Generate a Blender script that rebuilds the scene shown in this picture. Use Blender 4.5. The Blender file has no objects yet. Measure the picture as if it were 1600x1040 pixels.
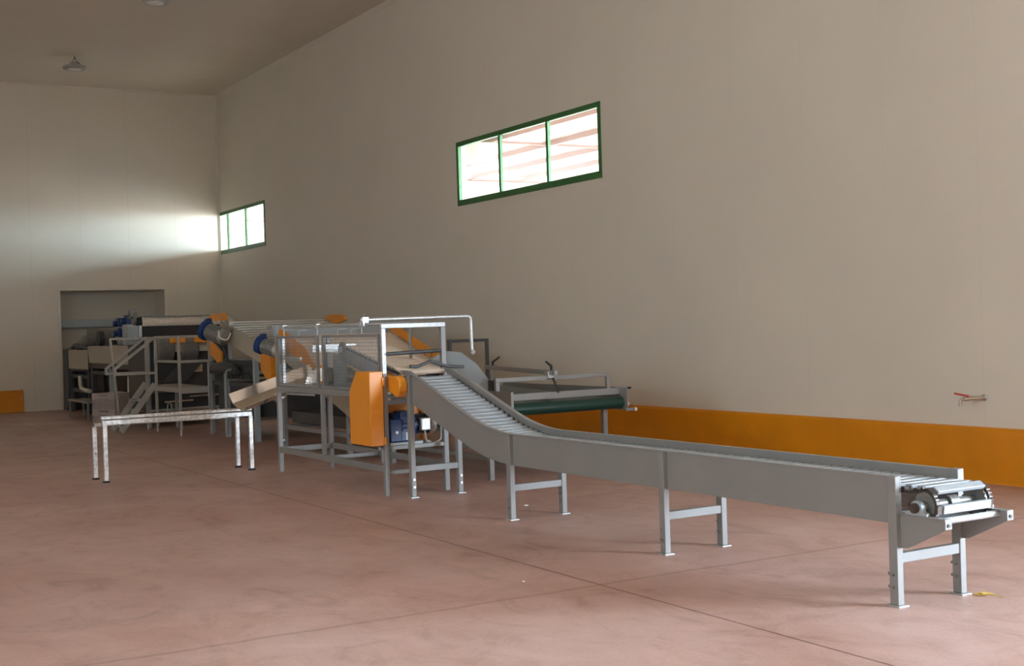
import bpy, math, random
from mathutils import Vector, Matrix
random.seed(7)
SC = bpy.context.scene
COL = SC.collection
R = math.radians

# ------------------------------------------------------------------ camera
cam_d = bpy.data.cameras.new('camera')
cam_d.sensor_width = 36.0
cam_d.lens = 36.0 * 2003.78 / 1600.0
cam_d.clip_end = 300
cam = bpy.data.objects.new('camera', cam_d)
COL.objects.link(cam)
fw = Vector((0.51089752, 0.8596217, -0.00585263))
rt = Vector((0.8591293, -0.51081622, -0.03104262))
up = Vector((0.02967453, -0.01083143, 0.99950093))
cam.matrix_world = Matrix(((rt.x, up.x, -fw.x, 0), (rt.y, up.y, -fw.y, 0), (rt.z, up.z, -fw.z, 1.6), (0, 0, 0, 1)))
SC.camera = cam

# ------------------------------------------------------------------ exposure, world
vs = SC.view_settings
vs.view_transform = 'Standard'
vs.look = 'None'
vs.gamma = 1.0
vs.use_curve_mapping = False
vs.exposure = 2.26
SC.cycles.use_denoising = True
SC.cycles.max_bounces = 12
SC.cycles.diffuse_bounces = 8
SC.cycles.sample_clamp_indirect = 6.0

SKY = 10.0
world = bpy.data.worlds.new('overcast_sky')
SC.world = world
world.use_nodes = True
wn = world.node_tree.nodes
bg = wn['Background']
bg.inputs['Strength'].default_value = SKY
# hazy overcast: brightest along the horizon, dimmer towards the zenith
w_tc = wn.new('ShaderNodeTexCoord')
w_sp = wn.new('ShaderNodeSeparateXYZ')
w_cr = wn.new('ShaderNodeValToRGB')
world.node_tree.links.new(w_tc.outputs['Generated'], w_sp.inputs[0])
world.node_tree.links.new(w_sp.outputs['Z'], w_cr.inputs['Fac'])
world.node_tree.links.new(w_cr.outputs['Color'], bg.inputs['Color'])
w_cr.color_ramp.elements[0].position = 0.16
w_cr.color_ramp.elements[0].color = (0.79, 0.93, 1.08, 1)
w_cr.color_ramp.elements[1].position = 0.5
w_cr.color_ramp.elements[1].color = (0.30, 0.40, 0.50, 1)

sun_d = bpy.data.lights.new('sun', 'SUN')
sun_d.energy = 15.0
sun_d.angle = R(1.5)
sun_d.color = (1.0, 0.96, 0.90)
sun = bpy.data.objects.new('sun', sun_d)
COL.objects.link(sun)
sun.location = (-30, 10, 50)
sun.rotation_euler = (0, R(-28), 0)      # high behind the hall's left side: lights the yard beyond the right wall

W, D, H = 9.895, 30.375, 7.39          # right wall x, back wall y, ceiling z
XL, YF = -10.0, -9.0                   # left wall, wall behind the camera
WIN1 = (14.149, 18.222, 3.546, 4.573)
WIN2 = (27.203, D, 3.54, 4.55)
GATE = (-2.3, 2.1, 0.0, 4.0)           # open lorry door in the right wall, beside the camera


FILL_WIN = [(-5.5, -1.5, 3.5, 4.55), (4.5, 8.5, 3.5, 4.55)]   # unseen windows left of the camera, added to fill the hall with light


def portal(name, y0, y1, z0, z1, left=False):
    l = bpy.data.lights.new(name, 'AREA')
    l.shape = 'RECTANGLE'
    l.size = z1 - z0
    l.size_y = y1 - y0
    l.cycles.is_portal = True
    o = bpy.data.objects.new(name, l)
    COL.objects.link(o)
    o.location = (XL - 0.1 if left else W + 0.1, (y0 + y1) / 2, (z0 + z1) / 2)
    o.rotation_euler = (0, R(-90 if left else 90), 0)     # faces into the hall
    return o


portal('daylight_portal', *GATE)
portal('daylight_portal', *WIN1)
portal('daylight_portal', *WIN2)
for w_ in FILL_WIN:
    portal('daylight_portal', *w_, left=True)


# ------------------------------------------------------------------ materials
def mat(name, col, rough=0.5, metal=0.0, noise=0.0, nscale=20.0, bump=0.0, spec=0.5, stretch=None):
    m = bpy.data.materials.new(name)
    m.use_nodes = True
    nt = m.node_tree
    b = nt.nodes['Principled BSDF']
    b.inputs['Base Color'].default_value = (*col, 1)
    b.inputs['Roughness'].default_value = rough
    b.inputs['Metallic'].default_value = metal
    b.inputs['Specular IOR Level'].default_value = spec
    tc = nt.nodes.new('ShaderNodeTexCoord')
    nz = nt.nodes.new('ShaderNodeTexNoise')
    nz.inputs['Scale'].default_value = nscale
    nz.inputs['Detail'].default_value = 5
    src = tc.outputs['Object']
    if stretch:
        mp = nt.nodes.new('ShaderNodeMapping')
        mp.inputs['Scale'].default_value = stretch
        nt.links.new(src, mp.inputs['Vector'])
        src = mp.outputs['Vector']
    nt.links.new(src, nz.inputs['Vector'])
    n = noise if noise > 0 else 0.06
    cr = nt.nodes.new('ShaderNodeValToRGB')
    cr.color_ramp.elements[0].position = 0.3
    cr.color_ramp.elements[1].position = 0.7
    cr.color_ramp.elements[0].color = (*[c * (1 - n) for c in col], 1)
    cr.color_ramp.elements[1].color = (*[min(1, c * (1 + n)) for c in col], 1)
    nt.links.new(nz.outputs['Fac'], cr.inputs['Fac'])
    nt.links.new(cr.outputs['Color'], b.inputs['Base Color'])
    if bump:
        bp = nt.nodes.new('ShaderNodeBump')
        bp.inputs['Strength'].default_value = bump
        bp.inputs['Distance'].default_value = 0.01
        nt.links.new(nz.outputs['Fac'], bp.inputs['Height'])
        nt.links.new(bp.outputs['Normal'], b.inputs['Normal'])
    return m


def panel_mat(name, col, axis, pitch, dark=0.86, groove=0.3):
    """sandwich-panel wall: off-white sheet with a thin groove every pitch metres along one axis"""
    m = mat(name, col, 0.55, 0, 0.03, 0.6, spec=0.3)
    nt = m.node_tree
    b = nt.nodes['Principled BSDF']
    tc = nt.nodes.new('ShaderNodeTexCoord')
    sp = nt.nodes.new('ShaderNodeSeparateXYZ')
    nt.links.new(tc.outputs['Object'], sp.inputs[0])
    d = nt.nodes.new('ShaderNodeMath'); d.operation = 'DIVIDE'; d.inputs[1].default_value = pitch
    nt.links.new(sp.outputs[axis], d.inputs[0])
    f = nt.nodes.new('ShaderNodeMath'); f.operation = 'FRACT'
    nt.links.new(d.outputs[0], f.inputs[0])
    lt = nt.nodes.new('ShaderNodeMath'); lt.operation = 'LESS_THAN'; lt.inputs[1].default_value = 0.007 / pitch
    nt.links.new(f.outputs[0], lt.inputs[0])
    mx = nt.nodes.new('ShaderNodeMix'); mx.data_type = 'RGBA'
    old = b.inputs['Base Color'].links[0].from_socket
    nt.links.new(lt.outputs[0], mx.inputs['Factor'])
    nt.links.new(old, mx.inputs['A'])
    mx.inputs['B'].default_value = (*[c * dark for c in col], 1)
    nt.links.new(mx.outputs['Result'], b.inputs['Base Color'])
    bp = nt.nodes.new('ShaderNodeBump'); bp.inputs['Strength'].default_value = groove; bp.inputs['Distance'].default_value = 0.003
    bp.invert = True
    nt.links.new(lt.outputs[0], bp.inputs['Height'])
    nt.links.new(bp.outputs['Normal'], b.inputs['Normal'])
    return m


def floor_mat():
    m = bpy.data.materials.new('red_concrete')
    m.use_nodes = True
    nt = m.node_tree
    N, Lk = nt.nodes.new, nt.links.new
    b = nt.nodes['Principled BSDF']
    tc = N('ShaderNodeTexCoord')

    def noise(scale, detail, rough, st=(1, 1, 1), dist=0.0):
        mp = N('ShaderNodeMapping'); mp.inputs['Scale'].default_value = st
        Lk(tc.outputs['Object'], mp.inputs['Vector'])
        n = N('ShaderNodeTexNoise')
        n.inputs['Scale'].default_value = scale; n.inputs['Detail'].default_value = detail
        n.inputs['Roughness'].default_value = rough; n.inputs['Distortion'].default_value = dist
        Lk(mp.outputs['Vector'], n.inputs['Vector'])
        return n.outputs['Fac']

    def ramp(src, stops):
        r = N('ShaderNodeValToRGB')
        e = r.color_ramp.elements
        e[0].position, e[0].color = stops[0][0], (*stops[0][1], 1)
        e[1].position, e[1].color = stops[-1][0], (*stops[-1][1], 1)
        for p, c in stops[1:-1]:
            k = e.new(p); k.color = (*c, 1)
        Lk(src, r.inputs['Fac'])
        return r.outputs['Color']

    def mix(a, c, fac, mode='MIX'):
        x = N('ShaderNodeMix'); x.data_type = 'RGBA'; x.blend_type = mode
        if isinstance(fac, float): x.inputs['Factor'].default_value = fac
        else: Lk(fac, x.inputs['Factor'])
        Lk(a, x.inputs['A'])
        if isinstance(c, tuple): x.inputs['B'].default_value = (*c, 1)
        else: Lk(c, x.inputs['B'])
        return x.outputs['Result']

    base = ramp(noise(0.55, 6, 0.6, dist=0.6), [(0.30, (0.42, 0.245, 0.195)), (0.5, (0.495, 0.315, 0.262)), (0.70, (0.56, 0.385, 0.335))])
    blot = ramp(noise(2.6, 8, 0.7, (1, 0.6, 1), 1.2), [(0.30, (0.74, 0.69, 0.66)), (0.48, (1, 1, 1)), (0.72, (1.12, 1.16, 1.18))])
    c = mix(base, blot, 0.9, 'MULTIPLY')
    streak = ramp(noise(1.3, 7, 0.75, (0.35, 2.2, 1), 2.0), [(0.58, (0, 0, 0)), (0.78, (1, 1, 1))])
    c = mix(c, (0.235, 0.115, 0.085), mixf(nt, streak, 0.45))
    fine = ramp(noise(45, 3, 0.6), [(0.3, (0.93, 0.93, 0.93)), (0.7, (1.06, 1.06, 1.06))])
    c = mix(c, fine, 1.0, 'MULTIPLY')
    # saw-cut joints: one along the hall, two across it
    sp = N('ShaderNodeSeparateXYZ'); Lk(tc.outputs['Object'], sp.inputs[0])
    wob = noise(1.2, 4, 0.6)

    def joint(axis, at, half, strength, col, wobble=0.02):
        wav = N('ShaderNodeMath'); wav.operation = 'MULTIPLY_ADD'
        Lk(wob, wav.inputs[0]); wav.inputs[1].default_value = wobble
        Lk(sp.outputs[axis], wav.inputs[2])
        s = N('ShaderNodeMath'); s.operation = 'SUBTRACT'; Lk(wav.outputs[0], s.inputs[0]); s.inputs[1].default_value = at + wobble * 0.5
        a = N('ShaderNodeMath'); a.operation = 'ABSOLUTE'; Lk(s.outputs[0], a.inputs[0])
        mr = N('ShaderNodeMapRange'); mr.interpolation_type = 'SMOOTHSTEP'
        mr.inputs['From Min'].default_value = half * 0.4; mr.inputs['From Max'].default_value = half
        mr.inputs['To Min'].default_value = strength; mr.inputs['To Max'].default_value = 0
        Lk(a.outputs[0], mr.inputs['Value'])
        nonlocal c
        c = mix(c, col, mr.outputs['Result'])

    # the slab poured nearest the doors is a paler mix
    slab = N('ShaderNodeMapRange'); slab.interpolation_type = 'SMOOTHSTEP'
    slab.inputs['From Min'].default_value = 7.0; slab.inputs['From Max'].default_value = 7.9
    slab.inputs['To Min'].default_value = 1.0; slab.inputs['To Max'].default_value = 0.0
    Lk(sp.outputs['Y'], slab.inputs['Value'])
    c = mix(c, (1.17, 1.20, 1.22), slab.outputs['Result'], 'MULTIPLY')
    joint('X', 4.424, 0.012, 0.75, (0.13, 0.055, 0.035), 0.0)
    joint('Y', 6.48, 0.03, 0.35, (0.22, 0.10, 0.075), 0.12)
    joint('Y', 7.42, 0.05, 0.28, (0.46, 0.34, 0.30), 0.15)
    Lk(c, b.inputs['Base Color'])
    rr = N('ShaderNodeMapRange')
    rr.inputs['To Min'].default_value = 0.34; rr.inputs['To Max'].default_value = 0.62
    Lk(noise(1.1, 6, 0.65, (1, 1, 1), 0.8), rr.inputs['Value'])
    Lk(rr.outputs['Result'], b.inputs['Roughness'])
    b.inputs['Specular IOR Level'].default_value = 0.5
    bp = N('ShaderNodeBump'); bp.inputs['Strength'].default_value = 0.12; bp.inputs['Distance'].default_value = 0.02
    Lk(noise(9, 6, 0.6), bp.inputs['Height']); Lk(bp.outputs['Normal'], b.inputs['Normal'])
    return m


def mixf(nt, col_socket, k):
    s = nt.nodes.new('ShaderNodeMath'); s.operation = 'MULTIPLY'; s.inputs[1].default_value = k
    nt.links.new(col_socket, s.inputs[0])
    return s.outputs[0]


def glass_mat():
    m = bpy.data.materials.new('window_glass')
    m.use_nodes = True
    nt = m.node_tree
    nt.nodes.remove(nt.nodes['Principled BSDF'])
    out = nt.nodes['Material Output']
    t = nt.nodes.new('ShaderNodeBsdfTransparent'); t.inputs[0].default_value = (0.93, 0.97, 0.96, 1)
    g = nt.nodes.new('ShaderNodeBsdfGlossy'); g.inputs['Roughness'].default_value = 0.02
    lw = nt.nodes.new('ShaderNodeLayerWeight'); lw.inputs[0].default_value = 0.2
    fr = nt.nodes.new('ShaderNodeMath'); fr.operation = 'MULTIPLY'; fr.inputs[1].default_value = 0.35
    nt.links.new(lw.outputs['Facing'], fr.inputs[0])
    mx = nt.nodes.new('ShaderNodeMixShader')
    nt.links.new(fr.outputs[0], mx.inputs[0]); nt.links.new(t.outputs[0], mx.inputs[1]); nt.links.new(g.outputs[0], mx.inputs[2])
    nt.links.new(mx.outputs[0], out.inputs[0])
    return m


WALLC = (0.75, 0.695, 0.592)
M = dict(
    wall_r=panel_mat('wall_panel_long', WALLC, 'Y', 1.15, 0.95, 0.12),
    wall_b=panel_mat('wall_panel_end', WALLC, 'X', 1.1),
    ceil=panel_mat('ceiling_panel', (0.78, 0.725, 0.62), 'Y', 1.15),
    door=panel_mat('door_sheet', (0.62, 0.585, 0.50), 'X', 1.2),
    floor=floor_mat(),
    kerb=mat('ochre_kerb_paint', (0.70, 0.25, 0.0), 0.42, 0, 0.06, 3),
    grey=mat('grey_machine_paint', (0.258, 0.253, 0.242), 0.38, 0, 0.04, 4),
    palegreen=mat('pale_green_sheet', (0.30, 0.46, 0.27), 0.5, 0, 0.05, 4),
    steel=mat('light_grey_platform_paint', (0.40, 0.385, 0.345), 0.45, 0, 0.05, 6),
    greyd=mat('dark_grey_paint_and_shade', (0.062, 0.064, 0.064), 0.45, 0, 0.08, 6),  # dark paint; also stands for shade on the tube gate and inside the brush machine
    bluegrey=mat('blue_grey_sheet', (0.36, 0.41, 0.43), 0.42, 0, 0.05, 5),
    galv=mat('galvanised_steel', (0.62, 0.645, 0.65), 0.36, 0.55, 0.14, 35),
    galvd=mat('weathered_zinc_tube', (0.44, 0.46, 0.47), 0.4, 0.35, 0.16, 30),
    zinc=mat('mottled_galvanised_steel', (0.66, 0.65, 0.62), 0.38, 0.6, 0.30, 26),
    slat=mat('zinc_slat_metal', (0.42, 0.46, 0.49), 0.38, 0.3, 0.06, 20),
    stain=mat('stainless_sheet', (0.74, 0.71, 0.65), 0.14, 1.0, 0.08, 5, bump=0.08),
    orange=mat('orange_enamel', (0.85, 0.31, 0.02), 0.33, 0, 0.03, 5),
    beige=mat('beige_panel_paint', (0.47, 0.43, 0.34), 0.45, 0, 0.04, 5),
    roller=mat('beige_roller_plastic', (0.62, 0.51, 0.40), 0.5, 0, 0.05, 15),
    rod=mat('aluminium_rod', (0.62, 0.60, 0.54), 0.34, 0.5, 0.05, 15),
    black=mat('black_chain_steel', (0.018, 0.018, 0.020), 0.42, 0.3, 0.3, 60),
    rubber=mat('black_rubber', (0.02, 0.02, 0.021), 0.65, 0, 0.2, 30),
    chain=mat('oily_chain_steel', (0.10, 0.085, 0.075), 0.4, 0.7, 0.35, 80),
    blue=mat('blue_gearbox_paint', (0.010, 0.042, 0.16), 0.35, 0, 0.12, 20),
    alu=mat('cast_aluminium', (0.50, 0.49, 0.46), 0.42, 0.7, 0.12, 30),
    motor=mat('grey_motor_casting', (0.24, 0.235, 0.22), 0.45, 0.4, 0.15, 30),
    belt=mat('green_belt_pvc', (0.004, 0.040, 0.027), 0.34, 0, 0.1, 12),
    wire=mat('mesh_wire', (0.24, 0.235, 0.22), 0.45, 0.3, 0.05, 30),
    pvc=mat('ivory_pvc_pipe', (0.66, 0.62, 0.52), 0.4, 0, 0.04, 12),
    crate=mat('greige_crate_plastic', (0.48, 0.42, 0.38), 0.55, 0, 0.06, 20),
    nodule=mat('cream_brush_nodules', (0.84, 0.74, 0.62), 0.42, 0, 0.12, 40),
    brass=mat('nickel_brass', (0.52, 0.48, 0.40), 0.32, 0.8, 0.08, 40),
    red=mat('red_lever_plastic', (0.48, 0.02, 0.015), 0.4, 0, 0.06, 40),
    frame=mat('green_window_frame', (0.038, 0.155, 0.038), 0.45, 0, 0.05, 10),
    lamp=mat('lamp_housing', (0.46, 0.45, 0.42), 0.4, 0.3, 0.06, 20),
    lens=mat('lamp_lens', (0.85, 0.82, 0.78), 0.35, 0, 0.03, 10),
    straw=mat('yellow_straw', (0.62, 0.42, 0.10), 0.7, 0, 0.2, 60),
    paper=mat('white_paper', (0.80, 0.80, 0.78), 0.7, 0, 0.05, 30),
    label=mat('pale_plate', (0.55, 0.62, 0.70), 0.4, 0, 0.04, 30),
    earth=mat('pink_yard_concrete', (0.44, 0.35, 0.31), 0.8, 0, 0.1, 1),
    canopy=mat('pink_canopy_sheet', (0.40, 0.31, 0.27), 0.6, 0, 0.05, 1),
    beam=mat('canopy_beam_paint', (0.22, 0.13, 0.105), 0.6, 0, 0.05, 2),
    chalk=mat('cable_grey', (0.42, 0.40, 0.37), 0.5, 0, 0.08, 20),
    glass=glass_mat(),
)


# ------------------------------------------------------------------ mesh builder
class MB:
    place = None                     # standing position of the machine being built
    def __init__(s, mx=None):
        s.v, s.f, s.mx = [], [], (mx if mx is not None else MB.place)

    def add(s, vs_, fs):
        o = len(s.v)
        for p in vs_:
            p = Vector(p)
            s.v.append(s.mx @ p if s.mx else p)
        s.f += [tuple(i + o for i in f) for f in fs]
        return s

    def box(s, x0, x1, y0, y1, z0, z1):
        v = [(x, y, z) for z in (z0, z1) for y in (y0, y1) for x in (x0, x1)]
        return s.add(v, [(0, 2, 3, 1), (4, 5, 7, 6), (0, 1, 5, 4), (2, 6, 7, 3), (0, 4, 6, 2), (1, 3, 7, 5)])

    def bar(s, p, q, w, h, upv=(0, 0, 1)):
        """rectangular bar from p to q, w wide (sideways) and h high (along upv)"""
        p, q = Vector(p), Vector(q)
        d = (q - p).normalized()
        u = Vector(upv)
        if abs(d.dot(u)) > 0.98: u = Vector((0, 1, 0))
        sd = d.cross(u).normalized() * w / 2
        u = sd.cross(d).normalized() * h / 2
        v = [p - sd - u, p + sd - u, p + sd + u, p - sd + u, q - sd - u, q + sd - u, q + sd + u, q - sd + u]
        return s.add(v, [(0, 3, 2, 1), (4, 5, 6, 7), (0, 1, 5, 4), (1, 2, 6, 5), (2, 3, 7, 6), (3, 0, 4, 7)])

    def tube(s, pts, r, n=12, caps=True):
        pts = [Vector(p) for p in pts]
        rings = []
        prev = None
        for i, p in enumerate(pts):
            a = pts[max(0, i - 1)]; b = pts[min(len(pts) - 1, i + 1)]
            d = (b - a).normalized()
            if prev is None:
                u = Vector((0, 0, 1)) if abs(d.z) < 0.9 else Vector((1, 0, 0))
            else:
                u = prev
            u = (u - d * u.dot(d)).normalized()
            prev = u
            w = d.cross(u)
            rr = r[i] if isinstance(r, (list, tuple)) else r
            rings.append([p + (u * math.cos(2 * math.pi * k / n) + w * math.sin(2 * math.pi * k / n)) * rr for k in range(n)])
        v = [q for g in rings for q in g]
        f = []
        for i in range(len(rings) - 1):
            for k in range(n):
                f.append((i * n + k, i * n + (k + 1) % n, (i + 1) * n + (k + 1) % n, (i + 1) * n + k))
        if caps:
            f.append(tuple(range(n - 1, -1, -1)))
            f.append(tuple(range((len(rings) - 1) * n, len(rings) * n)))
        return s.add(v, f)

    def cyl(s, p, q, r, n=20):
        return s.tube([p, q], r, n)

    def prism(s, poly, a, b, axis='X'):
        """polygon in the two other axes, extruded from a to b along axis"""
        def P(u, w, t):
            return {'X': (t, u, w), 'Y': (u, t, w), 'Z': (u, w, t)}[axis]
        n = len(poly)
        v = [P(u, w, a) for u, w in poly] + [P(u, w, b) for u, w in poly]
        f = [tuple(range(n)), tuple(range(2 * n - 1, n - 1, -1))]
        for k in range(n):
            j = (k + 1) % n
            f.append((k, k + n, j + n, j))
        return s.add(v, f)

    def build(s, name, m, parent=None, origin=None, bevel=0.0, kind=None, label=None):
        me = bpy.data.meshes.new(name)
        base = Vector((0, 0, 0))
        if parent is not None:
            base = parent.get('_b') and Vector(parent['_b']) or Vector((0, 0, 0))
        if origin is None:
            lo = Vector((min(p.x for p in s.v), min(p.y for p in s.v), min(p.z for p in s.v)))
            hi = Vector((max(p.x for p in s.v), max(p.y for p in s.v), max(p.z for p in s.v)))
            origin = (lo + hi) / 2
            if parent is None: origin.z = lo.z
        origin = Vector(origin)
        me.from_pydata([p - origin for p in s.v], [], s.f)
        me.materials.append(M[m] if isinstance(m, str) else m)
        me.validate()
        import bmesh
        bm = bmesh.new(); bm.from_mesh(me)
        bmesh.ops.recalc_face_normals(bm, faces=bm.faces)
        bm.to_mesh(me); bm.free()
        me.polygons.foreach_set('use_smooth', [True] * len(me.polygons))
        me.set_sharp_from_angle(angle=R(32))
        o = bpy.data.objects.new(name, me)
        COL.objects.link(o)
        if parent is not None:
            o.parent = parent
        o.location = origin - base
        o['_b'] = tuple(origin)
        if bevel:
            bv = o.modifiers.new('bevel', 'BEVEL'); bv.width = bevel; bv.segments = 2; bv.limit_method = 'ANGLE'
        if kind: o['kind'] = kind
        if label: o['label'] = label
        return o


def tag(o, label, cat, group=None, kind=None):
    o['label'] = label; o['category'] = cat
    if group: o['group'] = group
    if kind: o['kind'] = kind
    return o


def thing(name, loc, label, cat, group=None):
    o = bpy.data.objects.new(name, None)
    o.empty_display_size = 0.2
    COL.objects.link(o)
    o.location = loc
    o['_b'] = tuple(loc)
    return tag(o, label, cat, group)


def copy_part(o, delta, parent=None):
    c = o.copy(); COL.objects.link(c)
    if parent: c.parent = parent
    c.location = Vector(o.location) + Vector(delta)
    c['_b'] = tuple(Vector(o['_b']) + Vector(delta))
    return c


def arc(cx, cy, r, a0, a1, n):
    return [(cx + r * math.cos(R(a0 + (a1 - a0) * k / n)), cy + r * math.sin(R(a0 + (a1 - a0) * k / n))) for k in range(n + 1)]


def bend(pts, r, n=6):
    """polyline with rounded corners"""
    pts = [Vector(p) for p in pts]
    out = [pts[0]]
    for i in range(1, len(pts) - 1):
        a, p, b = pts[i - 1], pts[i], pts[i + 1]
        d1 = (a - p).normalized(); d2 = (b - p).normalized()
        p1, p2 = p + d1 * r, p + d2 * r
        for k in range(n + 1):
            t = k / n
            out.append(p1 * (1 - t) ** 2 + p * 2 * t * (1 - t) + p2 * t ** 2)
    out.append(pts[-1])
    return out


def struct(mb, name, m, **k):
    o = mb.build(name, m, **k)
    o['kind'] = 'structure'
    return o


# ================================================================== THE SETTING
struct(MB().box(XL, W, YF, D + 1.6, -0.15, 0), 'floor', 'floor', origin=(0, 0, 0))
struct(MB().box(XL - 0.2, W + 0.2, YF - 0.2, D + 0.3, H, H + 0.15), 'ceiling', 'ceil', origin=(0, 0, 0))
T = 0.18


def wall_x(mb, x0, x1, ya, yb, holes):
    y = ya
    for (h0, h1, z0, z1) in holes:
        mb.box(x0, x1, y, h0, 0, H)
        if z0 > 0: mb.box(x0, x1, h0, h1, 0, z0)
        mb.box(x0, x1, h0, h1, z1, H)
        y = h1
    if y < yb: mb.box(x0, x1, y, yb, 0, H)
    return mb


struct(wall_x(MB(), W, W + T, YF, D, [GATE, WIN1, WIN2]), 'wall_right', 'wall_r', origin=(W, 0, 0))
RX0, RX1, RZ = 6.105, 8.497, 2.715      # recessed doorway in the back wall
mb = MB()
mb.box(XL, RX0, D, D + T, 0, H).box(RX1, W + T, D, D + T, 0, H).box(RX0, RX1, D, D + T, RZ, H)
mb.box(RX0 - 0.12, RX0, D + T, D + 0.85, 0, RZ + 0.1).box(RX1, RX1 + 0.12, D + T, D + 0.85, 0, RZ + 0.1).box(RX0, RX1, D + T, D + 0.85, RZ, RZ + 0.1)
struct(mb, 'wall_back', 'wall_b', origin=(0, D, 0))
struct(wall_x(MB(), XL - T, XL, YF, D, FILL_WIN), 'wall_left', 'wall_r', origin=(XL, 0, 0))
struct(MB().box(XL - T, W + T, YF - T, YF, 0, H), 'wall_front', 'wall_b', origin=(0, YF, 0))
struct(MB().box(RX0 - 0.1, RX1 + 0.1, D + 0.80, D + 0.9, 0, RZ + 0.1), 'door_1', 'door')
struct(MB().box(RX0, RX1, D + 0.50, D + 0.62, 1.865, 2.045), 'trim_1', 'bluegrey', bevel=0.008)
# jamb corner trims and the light profile strips where the panels meet the ceiling and each other
struct(MB().box(RX0 - 0.05, RX0 + 0.004, D - 0.012, D + 0.02, 0, RZ - 0.004).box(RX1 - 0.004, RX1 + 0.05, D - 0.012, D + 0.02, 0, RZ - 0.004)
       .box(RX0 - 0.05, RX1 + 0.05, D - 0.012, D + 0.02, RZ - 0.004, RZ + 0.05), 'trim_2', 'wall_b')
struct(MB().prism([(W, H), (W - 0.07, H), (W, H - 0.07)], 4, D, 'Y'), 'trim_3', 'wall_r', origin=(W, 0, H))
struct(MB().prism([(D, H), (D - 0.05, H), (D, H - 0.05)], XL, W, 'X'), 'trim_4', 'wall_b', origin=(0, D, H))
struct(MB().prism([(W, D), (W - 0.06, D), (W, D - 0.06)], 0, H, 'Z'), 'trim_5', 'wall_b', origin=(W, D, 0))
# painted kerbs along the wall foot
kp = [(W, 0), (W - 0.07, 0), (W - 0.055, 0.03), (W - 0.05, 0.485), (W - 0.035, 0.51), (W, 0.517)]
mb = MB().prism(kp, GATE[1] + 0.05, D, 'Y')
struct(mb, 'baseboard_right', 'kerb', origin=(W, 10, 0), bevel=0.004)
kb = [(D, 0), (D - 0.07, 0), (D - 0.055, 0.03), (D - 0.05, 0.47), (D - 0.035, 0.492), (D, 0.497)]
struct(MB().prism(kb, XL, 5.235, 'X'), 'baseboard_back', 'kerb', origin=(0, D, 0), bevel=0.006)
struct(MB().box(5.26, RX0 - 0.05, D - 0.02, D, 0, 0.035), 'trim_6', 'wall_b')


def window(n, y0, y1, z0, z1, mull, yend, W=W, sg=1):
    e = bpy.data.objects.new('window_%d' % n, None)
    COL.objects.link(e)
    e.location = (W, (y0 + y1) / 2, z0); e['_b'] = tuple(e.location); e['kind'] = 'structure'
    xa, xb, w = sorted((W - 0.012 * sg, W + 0.05 * sg)) + [0.075]
    mb = MB()
    mb.box(xa, xb, y0, y1, z0, z0 + w + 0.02).box(xa, xb, y0, y1, z1 - w, z1).box(xa, xb, y0, y0 + w * 0.9, z0 + w, z1 - w)
    if yend: mb.box(xa, xb, y1 - w * 0.9, y1, z0 + w, z1 - w)
    mb.build('window_frame', 'frame', e, bevel=0.004)
    for y in mull:
        MB().box(xa + 0.008, xb - 0.008, y - 0.028, y + 0.028, z0 + w, z1 - w).build('mullion', 'frame', e, bevel=0.003)
    ys = [y0 + 0.06] + list(mull) + [y1 - 0.02]
    for a, b in zip(ys, ys[1:]):
        MB().box(*sorted((W + 0.018 * sg, W + 0.024 * sg)), a, b, z0 + 0.06, z1 - 0.05).build('pane', 'glass', e)


window(1, *WIN1, (15.505, 16.86), True)
window(2, *WIN2, (28.52, 29.80), False)
for n_, w_ in enumerate(FILL_WIN):  # added fill-light windows, out of view
    window(3 + n_, *w_, (w_[0] + 1.333, w_[0] + 2.667), True, XL, -1)

# outside: yard paving and the canopy seen through the windows
struct(MB().box(W + 0.2, W + 70, -60, 90, -0.2, -0.06), 'yard_paving', 'earth', origin=(W, 0, 0))
e = bpy.data.objects.new('yard_canopy', None); COL.objects.link(e); e.location = (W + 0.2, 24, 5.2); e['_b'] = tuple(e.location); e['kind'] = 'structure'
cz = lambda x: 5.25 + 0.02 * (x - W)
MB().add([(W + 0.2, 8, cz(W)), (W + 9.5, 8, cz(W + 9.5)), (W + 9.5, 60, cz(W + 9.5)), (W + 0.2, 60, cz(W)),
          (W + 0.2, 8, cz(W) + 0.08), (W + 9.5, 8, cz(W + 9.5) + 0.08), (W + 9.5, 60, cz(W + 9.5) + 0.08), (W + 0.2, 60, cz(W) + 0.08)],
         [(0, 1, 2, 3), (7, 6, 5, 4), (0, 4, 5, 1), (1, 5, 6, 2), (2, 6, 7, 3), (3, 7, 4, 0)]).build('canopy_roof', 'canopy', e)
for x in (1.2, 2.7, 4.2, 5.7, 7.2, 9.3):
    MB().box(W + x, W + x + 0.06, 8, 60, cz(W + x) - 0.11, cz(W + x)).build('purlin', 'beam', e)
for y in range(10, 60, 6):
    MB().box(W + 0.3, W + 9.4, y, y + 0.05, cz(W) - 0.02, cz(W) + 0.03).build('rafter', 'beam', e)
    MB().box(W + 9.2, W + 9.4, y - 0.03, y + 0.17, -0.06, cz(W + 9)).build('post', 'beam', e)

MB().box(W + 2.1, W + 2.5, 21.2, 22.1, 4.80, 5.10).build('gutter_box', 'palegreen', e, bevel=0.01)
MB().box(W + 2.25, W + 2.35, 21.6, 21.7, 5.10, cz(W + 2)).build('gutter_hanger', 'palegreen', e)

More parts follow.
